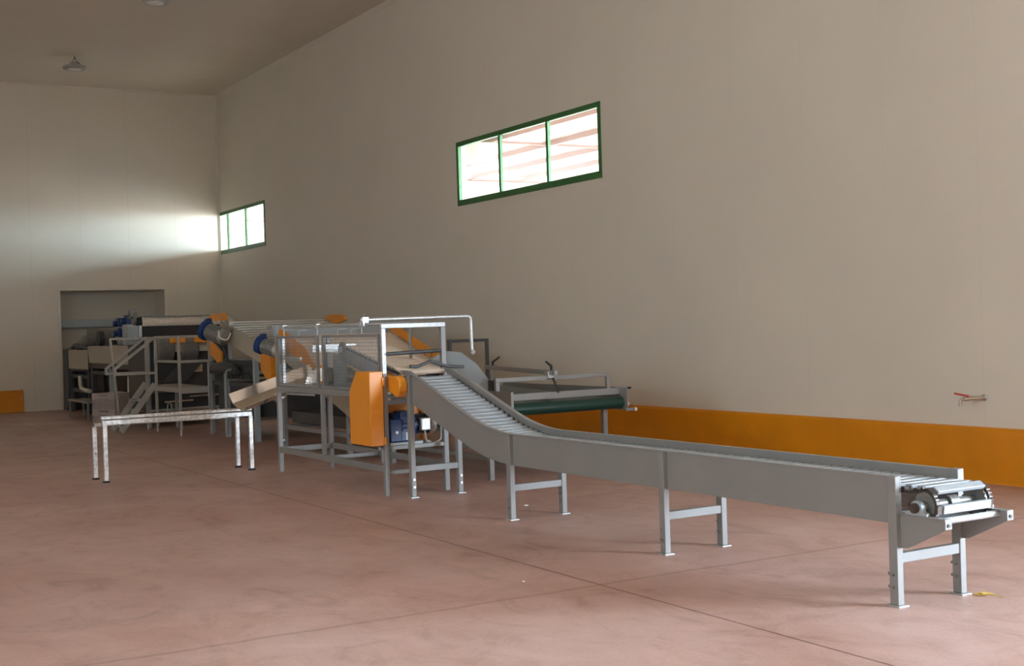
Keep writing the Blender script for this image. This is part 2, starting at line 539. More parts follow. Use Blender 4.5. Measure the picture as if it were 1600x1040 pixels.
# ================================================================== SLAT CONVEYOR (foreground)
CX0, CX1 = 5.375, 5.875
cv = thing('slat_conveyor', (5.62, 7.7, 0), 'long grey slat conveyor with metal crossbars, low straight end nearest the camera and sloping rise', 'conveyor')
RISE = 0.318
def zbed(y):                     # top of the slats along the hall
    y0, y1 = 9.05, 9.85
    if y <= y0: return 0.662
    if y <= y1:
        t = (y - y0); return 0.662 + RISE * t * t / (2 * (y1 - y0))
    z = 0.662 + RISE * (y1 - y0) / 2 + RISE * (y - y1)
    return z
ys = [4.95, 6.0, 7.0, 8.0, 9.0] + [9.1 + 0.1 * k for k in range(9)] + [10.2, 10.6, 10.98]
def side(x0, x1, lip):
    top = [(y, zbed(y) + 0.045 if y < 9 else zbed(y) + 0.045 + 0.0 * y) for y in ys] + [(11.05, zbed(11.0) + 0.045), (11.14, zbed(11.0) + 0.045)]
    bot = [(y, zbed(y) - 0.215 - 0.03 * max(0, min(1, (y - 9.2)))) for y in ys] + [(10.99, zbed(11.0) - 0.02), (11.14, zbed(11.0) + 0.015)]
    mb = MB().prism(top + bot[::-1], x0, x1, 'X')
    l0, l1 = lip
    lip_ = [(5.015, top[0][1])] + top[1:]
    for (a, za), (b, zb_) in zip(lip_, lip_[1:]):
        mb.add([(l0, a, za - 0.004), (l1, a, za - 0.004), (l1, b, zb_ - 0.004), (l0, b, zb_ - 0.004),
                (l0, a, za + 0.002), (l1, a, za + 0.002), (l1, b, zb_ + 0.002), (l0, b, zb_ + 0.002)],
               [(0, 1, 2, 3), (7, 6, 5, 4), (0, 4, 5, 1), (1, 5, 6, 2), (2, 6, 7, 3), (3, 7, 4, 0)])
    return mb
side(CX0, CX0 + 0.006, (CX0 - 0.014, CX0 + 0.022)).build('side_panel', 'grey', cv)
side(5.841, 5.847, (5.837, 5.878)).build('side_panel', 'grey', cv)
for i, y in enumerate((4.951, 7.021, 9.087, 10.92)):
    tops = (0.712, 0.703, 0.702, zbed(10.92) + 0.03)[i]
    for sd, x in ((-1, 5.36), (1, 5.845)):
        x0 = x - 0.02 if sd < 0 else x
        leg = MB().box(x0, x0 + 0.047, y, y + 0.06, 0.006, tops).build('leg', 'grey', cv, bevel=0.004)
        MB().box(x0 - 0.015, x0 + 0.062, y - 0.02, y + 0.075, 0, 0.006).build('foot_plate', 'galv', leg)
        for z in (0.10, 0.17):
            if i == 3:
                MB().cyl((x0 + 0.022, y - 0.012, z), (x0 + 0.022, y + 0.005, z), 0.013, 10).build('bolt', 'galv', leg)
            else:
                MB().cyl((x0 + 0.025, y + 0.055, z), (x0 + 0.025, y + 0.085, z), 0.009, 10).build('bolt', 'motor', leg)
                MB().cyl((x0 - 0.010, y + 0.03, z), (x0 + 0.002, y + 0.03, z), 0.008, 8).build('bolt', 'motor', leg)
    zb = 0.262 if i < 3 else 0.27
    MB().box(5.387, 5.845, y + 0.006, y + 0.046, zb - 0.028, zb + 0.028).build('cross_bar', 'grey', cv, bevel=0.003)
# slats: bed, nose around the sprocket, and the start of the return run
def slat_mesh():
    return MB().box(-0.188, 0.188, -0.0235, 0.0235, -0.012, 0.012)
first = None
SY, SZ, SR = 4.815, 0.560, 0.085
def slat(y, z, ang):
    global first
    if first is None:
        mb = slat_mesh()
        first = mb.build('slat', 'slat', cv, origin=(0, 0, 0), bevel=0.004)
        o = first
    else:
        o = first.copy(); COL.objects.link(o)
    o.location = Vector((5.625, y, z)) - Vector(cv['_b'])
    o.rotation_euler = (ang, 0, 0)
    return o
s_y = 4.86
while s_y < 11.0:
    g = (zbed(s_y + 0.01) - zbed(s_y - 0.01)) / 0.02
    slat(s_y, zbed(s_y) - 0.012, math.atan(g))
    s_y += 0.083 / math.sqrt(1 + g * g)
for a in (58, -8, -62, -112):
    r_ = 0.100
    slat(SY - 0.0 - r_ * math.cos(R(a)), SZ + r_ * math.sin(R(a)), R(90 - a))
for k in range(4):
    slat(4.93 + 0.09 * k, SZ - 0.10, R(180))
# chains run in the gap between slats and panels; links as one band of plates with rollers
for x in (5.408, 5.826):
    mb = MB()
    yy = 4.82
    pts = []
    for a in range(-90, 91, 15):
        pts.append((SY - 0.088 * math.cos(R(a)), SZ + 0.088 * math.sin(R(a))))
    pts = [(5.3, SZ - 0.088), (5.05, SZ - 0.088)] + pts
    y = 4.9
    while y < 11.02:
        pts.append((y, zbed(y) - 0.034)); y += 0.11
    for (a, za), (b, zb_) in zip(pts, pts[1:]):
        mb.bar((x, a, za), (x, b, zb_), 0.012, 0.018, (0, 0.3, 1))
    ch = mb
    for k in range(14):
        a = R(-80 + k * 13.0)
        c = Vector((x, SY - 0.094 * math.cos(a), SZ + 0.094 * math.sin(a)))
        ch.cyl(c - Vector((0.014, 0, 0)), c + Vector((0.014, 0, 0)), 0.0085, 8)
    # lugs carrying each slat belong to the chain
    lg = mb
    for k in range(74):
        y = 4.86 + 0.083 * k
        if y > 10.9: break
        lg.box(x - 0.016, x + 0.03 if x < 5.6 else x + 0.016, y - 0.012, y + 0.012, zbed(y) - 0.03, zbed(y) - 0.008) if x < 5.6 else lg.box(x - 0.018, x + 0.014, y - 0.012, y + 0.012, zbed(y) - 0.03, zbed(y) - 0.008)
    for a in (58, -8, -62):
        ca, sa = math.cos(R(a)), math.sin(R(a))
        xs = (x - 0.012, x + 0.030) if x < 5.6 else (x - 0.018, x + 0.012)
        c0 = Vector((0, SY - 0.094 * ca, SZ + 0.094 * sa)); t0 = Vector((0, sa, ca)) * 0.024
        lg.bar(c0 - t0 + Vector(((xs[0] + xs[1]) / 2, 0, 0)), c0 + t0 + Vector(((xs[0] + xs[1]) / 2, 0, 0)), xs[1] - xs[0], 0.02, (0, -ca, sa))
    mb.build('drive_chain', 'chain', cv)
    sp_ = MB()
    n = 20
    poly = []
    for k in range(n * 2):
        rr = 0.082 if k % 2 else 0.070
        a = 2 * math.pi * k / (n * 2)
        poly.append((SY + rr * math.cos(a), SZ + rr * math.sin(a)))
    xi = x + (0.018 if x < 5.6 else -0.018)
    sp_.prism(poly, xi - 0.005, xi + 0.005, 'X')
    sp_.build('sprocket', 'motor', cv)
MB().cyl((5.345, SY + 0.005, SZ - 0.01), (5.905, SY + 0.005, SZ - 0.01), 0.02, 16).build('drive_shaft', 'alu', cv)
MB().cyl((5.42, SY, SZ), (5.83, SY, SZ), 0.024, 18).cyl((5.585, SY, SZ), (5.655, SY, SZ), 0.04, 18).build('drum_tube', 'motor', cv)
for x, sg in ((5.372, -1), (5.878, 1)):
    mb = MB()
    cy = SY + 0.012
    prof = [(cy - 0.075, 0.512), (cy - 0.075, 0.528), (cy - 0.046, 0.535)] + [(cy + 0.04 * math.cos(R(a)), 0.552 + 0.04 * math.sin(R(a))) for a in range(170, 9, -20)] + [(cy + 0.046, 0.535), (cy + 0.075, 0.528), (cy + 0.075, 0.512)]
    mb.prism(prof, x - 0.016, x + 0.016, 'X')
    b = mb.build('bearing_block', 'slat', cv, bevel=0.002)
    MB().cyl((x + sg * 0.016, cy, 0.552), (x + sg * 0.034, cy, 0.552), 0.028, 18).build('bearing_cap', 'chain', b)
    # triangular nose bracket with a folded top flange and a bolted tip
    xb = 5.372 if sg < 0 else 5.862
    br = MB().prism([(4.99, 0.508), (4.635, 0.508), (4.635, 0.455), (4.90, 0.325), (4.945, 0.318), (4.99, 0.345)], xb, xb + 0.006, 'X')
    br.box(xb - 0.018, xb + 0.035, 4.635, 4.99, 0.506, 0.512)
    o = br.build('nose_bracket', 'grey', cv, bevel=0.002)
    MB().box(xb - 0.02, xb + 0.034, 4.627, 4.635, 0.455, 0.512).build('tip_plate', 'grey', o, bevel=0.003)
    MB().cyl((xb + 0.006, 4.621, 0.478), (xb + 0.006, 4.628, 0.478), 0.009, 10).build('tip_bolt', 'greyd', o)
MB().cyl((5.38, 4.70, 0.488), (5.865, 4.70, 0.488), 0.018, 16).build('tie_rod', 'galv', cv)
MB().bar((5.38, 4.66, 0.487), (5.38, 4.86, 0.48), 0.006, 0.014).build('adjuster_rod', 'rod', cv)

# yellow straw by the far front foot, scraps of paper on the floor
mb = MB()
for k in range(7):
    x0, y0 = 5.885 + random.uniform(-0.01, 0.02), 4.90 + random.uniform(-0.02, 0.02)
    a = R(random.uniform(-75, -25)); l = random.uniform(0.05, 0.17)
    mb.tube([(x0, y0, 0.004), (x0 + l * 0.5 * math.cos(a), y0 + l * 0.5 * math.sin(a), 0.012 + random.uniform(0, .01)), (x0 + l * math.cos(a), y0 + l * math.sin(a) , 0.004)], 0.0032, 5)
tag(mb.build('straw_wisp', 'straw'), 'wisp of yellow straw on the floor at the conveyor\'s far front foot', 'straw')
tag(MB().box(5.86, 5.89, 9.72, 9.745, 0, 0.006).build('paper_scrap', 'paper'), 'tiny white scrap on the floor in front of the conveyor\'s rising part', 'scrap')
tag(MB().box(4.10, 4.115, 6.86, 6.872, 0, 0.005).build('paper_scrap', 'paper'), 'tiny white crumb on the open red floor near the front', 'scrap')

# ================================================================== CAGED ELEVATOR FRAME
fr = thing('caged_elevator', (5.54, 12.65, 0), 'grey steel machine frame with wire mesh guards, tall gateway and orange drive cover', 'machine')
FX0, FX1, FY0, FY1 = 5.20, 5.845, 11.20, 14.06
P5 = 0.05
posts = [(FX0, FY0, 1.61), (FX1, FY0, 1.61), (FX0, FY1, 1.56), (FX1 + 0.0, FY1 + 0.05, 1.55)]
for i, (x, y, z) in enumerate(posts):
    cut = (1.17, z, z, z)[i]
    MB().box(x, x + P5, y, y + P5, 0, cut).build('post', 'grey', fr, bevel=0.004)
    if cut < z:
        MB().box(x + 0.003, x + P5 - 0.003, y + 0.003, y + P5 - 0.003, cut, z).build('post_extension', 'galvd', fr, bevel=0.003)
MB().box(FX0, FX1 + P5, FY0, FY0 + P5, 1.61, 1.655).build('gate_beam', 'galvd', fr, bevel=0.004)
for x in (FX0, FX1):
    MB().box(x + 0.005, x + 0.045, FY0 + P5, FY1, 0.225, 0.29).build('bottom_rail', 'grey', fr, bevel=0.003)
    MB().box(x, x + P5, FY0 + P5, FY1, 0.93, 0.99).build('middle_rail', 'grey', fr, bevel=0.003)
MB().box(FX0 + P5, FX1, FY1 + 0.005, FY1 + 0.045, 0.225, 0.285).build('bottom_rail', 'grey', fr, bevel=0.003)
MB().box(FX0 + P5, FX1, 12.74, 12.78, 0.235, 0.275).build('bottom_rail', 'grey', fr, bevel=0.003)
MB().box(FX0 + P5, FX1, FY1 + 0.005, FY1 + 0.045, 0.935, 0.985).build('middle_rail', 'grey', fr, bevel=0.003)
MB().box(FX0 + P5, FX1, 12.74, 12.78, 0.94, 0.98).build('middle_rail', 'grey', fr, bevel=0.003)
for x in (FX0, FX1):
    MB().box(x, x + 0.045, 12.745, 12.79, 0.29, 0.93).build('post', 'grey', fr, bevel=0.003)
# the two guard doors: tube frame + welded mesh + bright hinge post
for (a, b) in ((11.27, 12.70), (12.84, 14.02)):
    mb = MB()
    t = 0.03
    mb.box(FX0, FX0 + t, a, b, 0.995, 1.025).box(FX0, FX0 + t, a, b, 1.53, 1.56).box(FX0, FX0 + t, a, a + t, 1.025, 1.53).box(FX0, FX0 + t, b - t, b, 1.025, 1.53)
    g = mb.build('guard_door', 'grey', fr, bevel=0.002)
    w = MB()
    y = a + t + 0.02
    while y < b - t:
        w.bar((FX0 + 0.012, y, 1.02), (FX0 + 0.012, y, 1.535), 0.0036, 0.0036); y += 0.036
    z = 1.045
    while z < 1.53:
        w.bar((FX0 + 0.015, a + 0.02, z), (FX0 + 0.015, b - 0.02, z), 0.0036, 0.0036); z += 0.036
    w.build('wire_mesh', 'wire', g)
for y in (12.79, 13.99):
    MB().box(FX0 + 0.035, FX0 + 0.07, y - 0.03, y + 0.01, 0.99, 1.55).build('hinge_post', 'galv', fr, bevel=0.003)
MB().box(FX0 + 0.01, FX0 + 0.05, 14.075, 14.12, 1.40, 1.52).build('hinge_block', 'galv', fr, bevel=0.003)
MB().box(FX0 + 0.10, FX0 + 0.13, 13.6, 14.05, 1.28, 1.32).build('inner_rail', 'galv', fr, bevel=0.003)
# hanging tubes over the guards, with clamps
T1 = MB().cyl((FX0 + 0.02, 11.62, 1.655), (FX0 + 0.02, 13.97, 1.655), 0.018, 12).build('curtain_tube', 'galv', fr)
for y in (13.85, 12.85, 11.70):
    MB().box(FX0 - 0.005, FX0 + 0.045, y - 0.03, y + 0.03, 1.63, 1.685).build('clamp', 'galv', T1, bevel=0.004)
    MB().cyl((FX0 + 0.02, y, 1.555), (FX0 + 0.02, y, 1.64), 0.009, 8).build('hanger', 'galv', T1)
for y in (13.4, 12.3, 11.95):
    MB().tube(bend([(FX0 + 0.02, y, 1.56), (FX0 + 0.02, y, 1.615), (FX0 + 0.12, y, 1.62)], 0.02), 0.006, 8).build('hook', 'galv', T1)
T2 = MB().tube(bend([(5.19, 11.66, 1.70), (6.435, 11.66, 1.712), (6.44, 11.66, 1.34)], 0.05), 0.019, 12).build('curtain_tube', 'galv', fr)
MB().box(5.20, 5.27, 11.63, 11.69, 1.635, 1.73).build('clamp', 'galv', T2, bevel=0.004)
MB().cyl((5.235, 11.66, 1.73), (5.235, 11.66, 1.76), 0.008, 8).build('clamp_screw', 'brass', T2)
MB().tube(bend([(5.22, 11.62, 1.655), (5.71, 11.62, 1.66), (5.715, 11.62, 1.30)], 0.04), 0.016, 12).build('curtain_tube', 'grey', fr)
MB().cyl((6.44, 11.66, 1.345), (6.44, 11.63, 1.335), 0.024, 10).build('end_stop', 'galv', T2)
# gateway bars
MB().cyl((FX0 + 0.03, FY0 + 0.02, 1.362), (FX1 + 0.01, FY0 + 0.02, 1.378), 0.019, 12).build('gate_bar', 'greyd', fr)
MB().tube(bend([(5.48, 11.17, 1.235), (5.555, 11.17, 1.228), (5.70, 11.17, 1.275)], 0.03), 0.016, 10).tube(bend([(5.70, 11.17, 1.28), (5.78, 11.17, 1.255), (5.90, 11.17, 1.215), (6.07, 11.17, 1.205)], 0.03), 0.015, 10).build('flap_handle', 'greyd', fr)
# inclined roller bed inside the cage
BA = math.atan2(0.255, 1.31)
Bm = Matrix.Translation((0, 11.13, 1.165)) @ Matrix.Rotation(BA, 4, 'X')
mb = MB(Bm)
mb.box(5.325, 5.345, 0, 1.40, -0.14, 0.0).build('bed_panel', 'grey', fr)
MB(Bm).box(5.825, 5.84, 0.0, 1.40, -0.10, 0.0).build('bed_panel', 'grey', fr)
for k in range(24):
    yy = 0.02 + 0.055 * k
    MB(Bm).cyl((5.36, yy, 0.01), (5.82, yy, 0.01), 0.024, 10).build('bed_roller', 'roller', fr)
mb = MB(Bm)
for k in range(34):
    yy = 0.0 + 0.041 * k
    mb.cyl((5.318, yy, 0.012), (5.342, yy, 0.012), 0.009, 8)
mb.box(5.322, 5.338, 0, 1.40, 0.005, 0.014)
mb.build('bed_chain', 'black', fr)
MB().cyl((5.31, 12.43, 1.40), (5.335, 12.43, 1.40), 0.085, 24).build('pulley', 'motor', fr)
MB().cyl((5.295, 12.43, 1.405), (5.315, 12.43, 1.405), 0.028, 14).build('pulley_hub', 'galv', fr)
MB().box(5.33, 5.36, 12.40, 12.72, 0.99, 1.36).build('mount_plate', 'bluegrey', fr, bevel=0.004)
MB().box(5.28, 5.80, 13.16, 13.19, 1.37, 1.455).build('deflector_channel', 'galv', fr, bevel=0.004)
MB().tube([(5.27, 12.78, 1.12), (5.29, 12.78, 1.12), (5.30, 12.78, 1.12), (5.55, 12.78, 1.12), (5.60, 12.78, 1.12)], [0.09, 0.10, 0.088, 0.088, 0.05], 20).build('brush_motor', 'motor', fr)
MB().box(5.345, 5.80, 11.18, 11.30, 1.05, 1.14).build('transfer_plate', 'black', fr, bevel=0.004)
MB().cyl((5.36, 11.30, 1.10), (5.82, 11.30, 1.10), 0.03, 12).build('transfer_shaft', 'alu', fr)
# orange drive cover on the near side
oc = MB().prism([(11.168, 0.49), (11.66, 0.49), (11.655, 1.0), (11.48, 1.20), (11.168, 1.20)], 5.045, 5.185, 'X').build('drive_cover', 'orange', fr, bevel=0.006)
MB().box(5.185, 5.20, 11.155, 11.18, 0.50, 0.57).build('cover_latch', 'orange', oc, bevel=0.003)
MB().box(5.17, 5.20, 11.155, 11.18, 1.06, 1.14).build('cover_latch', 'orange', oc, bevel=0.003)
ob = [(11.36, 1.19)] + arc(11.05, 1.05, 0.105, 62, 250, 14) + [(11.16, 1.0), (11.36, 1.02)]
MB().prism(ob, 5.252, 5.336, 'X').build('chain_guard', 'orange', fr, bevel=0.008)
MB().box(5.25, 5.72, 11.42, 11.44, 0.70, 0.86).build('chain_guard', 'orange', fr, bevel=0.004)
MB().box(5.70, 5.73, 11.36, 11.44, 0.50, 0.80).build('chain_guard', 'orange', fr, bevel=0.004)
# gear motor on its shelf
MB().box(FX0 + P5, FX1, FY0 + 0.005, FY0 + 0.045, 0.44, 0.478).build('shelf_rail', 'grey', fr, bevel=0.003)
MB().box(FX0 + P5, FX1, FY0 + 0.30, FY0 + 0.34, 0.44, 0.478).build('shelf_rail', 'grey', fr, bevel=0.003)
MB().box(FX0 + P5, FX1, FY0 + 0.005, FY0 + 0.045, 0.205, 0.243).build('shelf_rail', 'grey', fr, bevel=0.003)
MB().box(FX0 + P5, FX1, FY0 + 0.005, FY0 + 0.045, 0.875, 0.915).build('shelf_rail', 'grey', fr, bevel=0.003)
MB().box(5.27, 5.62, FY0 + 0.02, FY0 + 0.32, 0.478, 0.505).build('motor_base', 'bluegrey', fr, bevel=0.003)
gm = MB().box(5.28, 5.41, 11.24, 11.50, 0.505, 0.73)
gm.box(5.40, 5.55, 11.25, 11.49, 0.505, 0.80).cyl((5.34, 11.37, 0.66), (5.58, 11.37, 0.66), 0.125, 20)
g = gm.build('gear_motor', 'blue', fr, bevel=0.012)
mb = MB()
for k in range(4): mb.box(5.42, 5.54, 11.236, 11.252, 0.61 + 0.045 * k, 0.625 + 0.045 * k)
mb.build('cooling_rib', 'blue', g)
MB().box(5.45, 5.52, 11.243, 11.251, 0.52, 0.595).build('rating_plate', 'label', g)
MB().cyl((5.35, 11.232, 0.60), (5.35, 11.245, 0.60), 0.016, 10).build('oil_plug', 'galv', g)
mb = MB().cyl((5.55, 11.37, 0.66), (5.80, 11.37, 0.66), 0.088, 24)
for k in range(18):
    a = 2 * math.pi * k / 18
    mb.bar((5.58, 11.37 + 0.09 * math.cos(a), 0.66 + 0.09 * math.sin(a)), (5.73, 11.37 + 0.09 * math.cos(a), 0.66 + 0.09 * math.sin(a)), 0.006, 0.016, (0, math.cos(a), math.sin(a)))
mb.build('motor_body', 'black', g)
MB().tube([(5.74, 11.37, 0.66), (5.78, 11.37, 0.66), (5.81, 11.37, 0.66), (5.825, 11.37, 0.66)], [0.105, 0.105, 0.095, 0.05], 24).build('fan_cover', 'alu', g)
MB().box(5.615, 5.72, 11.235, 11.30, 0.60, 0.725).build('terminal_box', 'alu', g, bevel=0.01)
MB().tube(bend([(5.66, 11.25, 0.60), (5.67, 11.25, 0.50), (5.75, 11.25, 0.47), (5.83, 11.24, 0.50), (5.84, 11.24, 0.74)], 0.03), 0.008, 8).build('motor_cable', 'chalk', g)
# under-frame details: deck pan, water pipe, leg of the inner stand
MB().box(5.245, 5.845, 11.9, 12.0, 0.90, 0.93).build('support_bar', 'grey', fr, bevel=0.003)
MB().tube(bend([(5.27, 14.0, 1.05), (5.27, 13.98, 0.90), (5.30, 13.2, 0.905)], 0.04), 0.012, 8).build('water_pipe', 'chalk', fr)
MB().box(5.31, 5.35, 11.50, 11.54, 0.29, 0.50).build('stand_leg', 'grey', fr, bevel=0.003)
MB().box(5.62, 5.66, 11.50, 11.54, 0.29, 0.478).build('stand_leg', 'grey', fr, bevel=0.003)
for z in (0.85, 0.36):
    MB().cyl((5.25, 14.10, z), (5.28, 14.10, z), 0.014, 10).build('bolt', 'galv', fr)

# ================================================================== GREEN BELT TABLE
bt = thing('belt_table', (7.4, 12.7, 0), 'grey feed table with dark green rubber belt and adjustable guide rail by the wall', 'conveyor')
BX0, BX1, BY0, BY1 = 6.62, 8.16, 11.36, 14.0
MB().box(BX0 - 0.02, BX0, 11.17, BY1, 0.66, 0.925).build('side_plate', 'grey', bt, bevel=0.003)
MB().box(BX0 - 0.02, BX0 + 0.012, 11.165, 11.175, 0.66, 0.925).build('end_plate', 'grey', bt, bevel=0.003)
MB().box(BX1, BX1 + 0.012, 11.33, BY1, 0.645, 0.89).build('side_plate', 'grey', bt, bevel=0.003)
prof = arc(BY0 + 0.065, 0.725, 0.065, 90, 270, 14) + arc(BY1 - 0.07, 0.725, 0.065, 270, 450, 14)
MB().prism(prof, BX0 + 0.03, BX1 - 0.02, 'X').build('belt', 'belt', bt)
MB().cyl((BX1 - 0.02, BY0 + 0.06, 0.72), (BX1 + 0.08, BY0 + 0.06, 0.70), 0.022, 12).build('roller_shaft', 'galv', bt)
MB().box(BX1 - 0.01, BX1 + 0.09, 11.335, 11.36, 0.635, 0.665).build('tension_bracket', 'grey', bt, bevel=0.003)
MB().cyl((BX1 + 0.10, 11.34, 0.648), (BX1 + 0.125, 11.33, 0.648), 0.022, 10).build('tension_bolt', 'galv', bt)
MB().cyl((BX1 + 0.012, 11.35, 0.882), (BX1 + 0.06, 11.34, 0.885), 0.012, 8).build('end_knob', 'rubber', bt)
MB().box(BX0 + 0.10, BX1, 11.45, 11.48, 0.815, 0.885).build('front_rail', 'grey', bt, bevel=0.003)
MB().box(BX0, BX0 + 0.045, 11.50, 11.54, 0.88, 1.055).build('rail_post', 'grey', bt, bevel=0.003)
MB().box(8.02, 8.065, 11.50, 11.54, 0.88, 1.055).build('rail_post', 'grey', bt, bevel=0.003)
MB().box(BX0 - 0.001, 8.066, 11.499, 11.541, 1.012, 1.057).build('top_rail', 'grey', bt, bevel=0.003)
MB().bar((7.30, 11.40, 1.085), (7.98, 14.1, 1.085), 0.04, 0.05).build('guide_rail', 'grey', bt, bevel=0.003)
MB().box(7.99, 8.03, 14.0, 14.04, 0.8, 1.07).build('guide_rail_post', 'grey', bt, bevel=0.003)
MB().bar((7.36, 11.62, 0.82), (7.97, 14.05, 0.82), 0.012, 0.12).build('guide_board', 'bluegrey', bt)
for (x, y, z, dx, dz) in ((7.91, 13.8, 1.11, 0.09, 0.06), (7.345, 11.56, 1.11, -0.08, 0.05), (7.275, 11.42, 1.035, 0.05, -0.16)):
    MB().cyl((x, y, z), (x, y, z + (0.05 if dz > 0 else -0.02)), 0.014, 10).tube([(x, y, z + (0.045 if dz > 0 else 0)), (x + dx, y - 0.02, z + dz + (0.045 if dz > 0 else 0))], [0.014, 0.010], 8).build('clamp_lever', 'rubber', bt)
MB().box(7.25, 7.32, 11.48, 11.56, 1.03, 1.10).build('clamp_block', 'alu', bt, bevel=0.004)
for (x, y) in ((6.545, 11.54), (8.03, 11.60), (6.545, 13.9), (8.03, 13.9)):
    MB().box(x, x + 0.055, y, y + 0.055, 0, 0.66).build('leg', 'grey', bt, bevel=0.004)
MB().box(6.56, 6.585, 11.6, 13.9, 0.20, 0.25).build('leg_brace', 'grey', bt, bevel=0.003)
# curved guide plate between elevator and belt
pl_ = [(6.20, 12.15), (6.30, 12.0), (6.42, 11.86), (6.54, 11.74), (6.63, 11.66)]
tp = [1.27, 1.355, 1.335, 1.20, 1.035]
bo = [1.08, 1.03, 0.97, 0.93, 0.88]
mb = MB()
n = len(pl_)
v = [(x, y, z) for (x, y), z in zip(pl_, tp)] + [(x, y, z) for (x, y), z in zip(pl_, bo)] + [(x + .006, y + .006, z) for (x, y), z in zip(pl_, tp)] + [(x + .006, y + .006, z) for (x, y), z in zip(pl_, bo)]
f = []
for k in range(n - 1):
    f += [(k, k + 1, n + k + 1, n + k), (2 * n + k + 1, 2 * n + k, 3 * n + k, 3 * n + k + 1), (k + 1, k, 2 * n + k, 2 * n + k + 1), (n + k, n + k + 1, 3 * n + k + 1, 3 * n + k)]
f += [(0, n, 3 * n, 2 * n), (n - 1, 3 * n - 1, 4 * n - 1, 2 * n - 1)]
mb.add(v, f).build('guide_plate', 'bluegrey', bt)
MB().box(6.62, 6.66, 11.58, 11.66, 0.88, 1.035).build('plate_edge', 'greyd', bt)

# ================================================================== ROLLER ELEVATORS
def elevator(name, label, y0, y1, z0, z1, x0, x1, pitch, rad, roller_mat, pname):
    t = thing(name, ((x0 + x1) / 2, (y0 + y1) / 2, 0), label, 'elevator')
    a = math.atan2(z1 - z0, y1 - y0)
    L = math.hypot(z1 - z0, y1 - y0)
    mx = Matrix.Translation((0, y0, z0)) @ Matrix.Rotation(a, 4, 'X')
    for x in (x0, x1 - 0.01):
        MB(mx).box(x, x + 0.01, -0.05, L + 0.05, -0.27, 0.02).build('side_panel', 'beige', t)
    base = None
    k = 0
    while pitch * (k + 0.5) < L:
        c = mx @ Vector(((x0 + x1) / 2, pitch * (k + 0.5), 0))
        if base is None:
            base = MB().cyl((x0 + 0.02, c.y, c.z), (x1 - 0.02, c.y, c.z), rad, 10).build(pname, roller_mat, t)
            c0 = c
        else:
            copy_part(base, c - c0)
        k += 1
    MB(mx).box(x0 + 0.02, x1 - 0.02, 0, L, -0.20, -0.17).build('under_pan', 'greyd', t)
    return t, mx, L


EX0, EX1 = 6.40, 8.13
e1, m1, L1 = elevator('roller_elevator', 'wide sloping roller elevator with beige rollers and orange side guards behind the mesh cage', 14.35, 17.2, 0.66, 1.545, EX0, EX1, 0.072, 0.03, 'roller', 'roller')
g = MB(m1)
g.prism([(1.55, -0.02), (1.95, 0.15), (L1 - 0.02, 0.15), (L1, -0.06), (2.3, -0.10)], EX0 - 0.012, EX0 - 0.002, 'X')
g.build('side_guard', 'orange', e1, bevel=0.003)
g = MB(m1)
for (a, b) in ((1.0, 1.62), (1.66, 2.33), (2.37, L1 + 0.05)):
    g.prism([(a, 0.02), (a + 0.03, 0.17), (b - 0.03, 0.17), (b, 0.02)], EX1 - 0.004, EX1 + 0.008, 'X')
g.build('side_guard', 'orange', e1, bevel=0.003)
mb = MB(m1).box(EX1 - 0.03, EX1 - 0.012, 0, 2.95, 0.015, 0.024)
for k in range(60):
    mb.box(EX1 - 0.03, EX1 - 0.012, 0.02 + k * 0.049, 0.04 + k * 0.049, 0.02, 0.045)
mb.build('tooth_strip', 'galv', e1)
MB(m1).prism([(0.95, -0.06), (1.0, 0.05), (1.12, 0.10), (1.40, 0.10), (1.48, -0.02), (1.35, -0.14)], EX0 - 0.03, EX0 - 0.012, 'X').build('lower_guard', 'orange', e1, bevel=0.003)
MB().box(EX0 - 0.06, EX1 + 0.03, 17.28, 17.31, 1.55, 1.70).build('top_cover', 'bluegrey', e1, bevel=0.004)
MB().box(EX0 - 0.06, EX1 + 0.03, 17.31, 17.50, 1.66, 1.70).build('top_cover', 'bluegrey', e1, bevel=0.004)
for (x, y, z) in ((EX0 + 0.02, 14.9, 0.60), (EX1 - 0.08, 14.9, 0.60), (EX0 + 0.02, 17.15, 1.30), (EX1 - 0.08, 17.15, 1.30)):
    MB().box(x, x + 0.06, y, y + 0.06, 0, z).build('leg', 'grey', e1, bevel=0.004)
for x in (EX0 + 0.03, EX1 - 0.07):
    MB().box(x, x + 0.04, 14.9, 17.2, 0.25, 0.31).build('floor_rail', 'grey', e1, bevel=0.003)
for y in (14.92, 17.17):
    MB().box(EX0 + 0.05, EX1 - 0.05, y, y + 0.04, 0.25, 0.31).build('floor_rail', 'grey', e1, bevel=0.003)
MB().tube(bend([(6.5, 15.0, 0.33), (6.8, 15.4, 0.40), (7.3, 15.4, 0.42), (7.9, 15.6, 0.40)], 0.15), 0.025, 10).build('hose', 'chalk', e1)
# tube gate standing at the wall side of the elevator foot; grey tube, its shade put into the colour
MB().box(7.66, 7.70, 14.48, 14.52, 0.62, 1.44).build('gate_post', 'greyd', e1, bevel=0.003)
MB().box(8.21, 8.25, 14.48, 14.52, 0, 1.44).build('gate_post', 'greyd', e1, bevel=0.003)
MB().box(7.659, 8.251, 14.479, 14.521, 1.403, 1.442).build('gate_rail', 'greyd', e1, bevel=0.003)


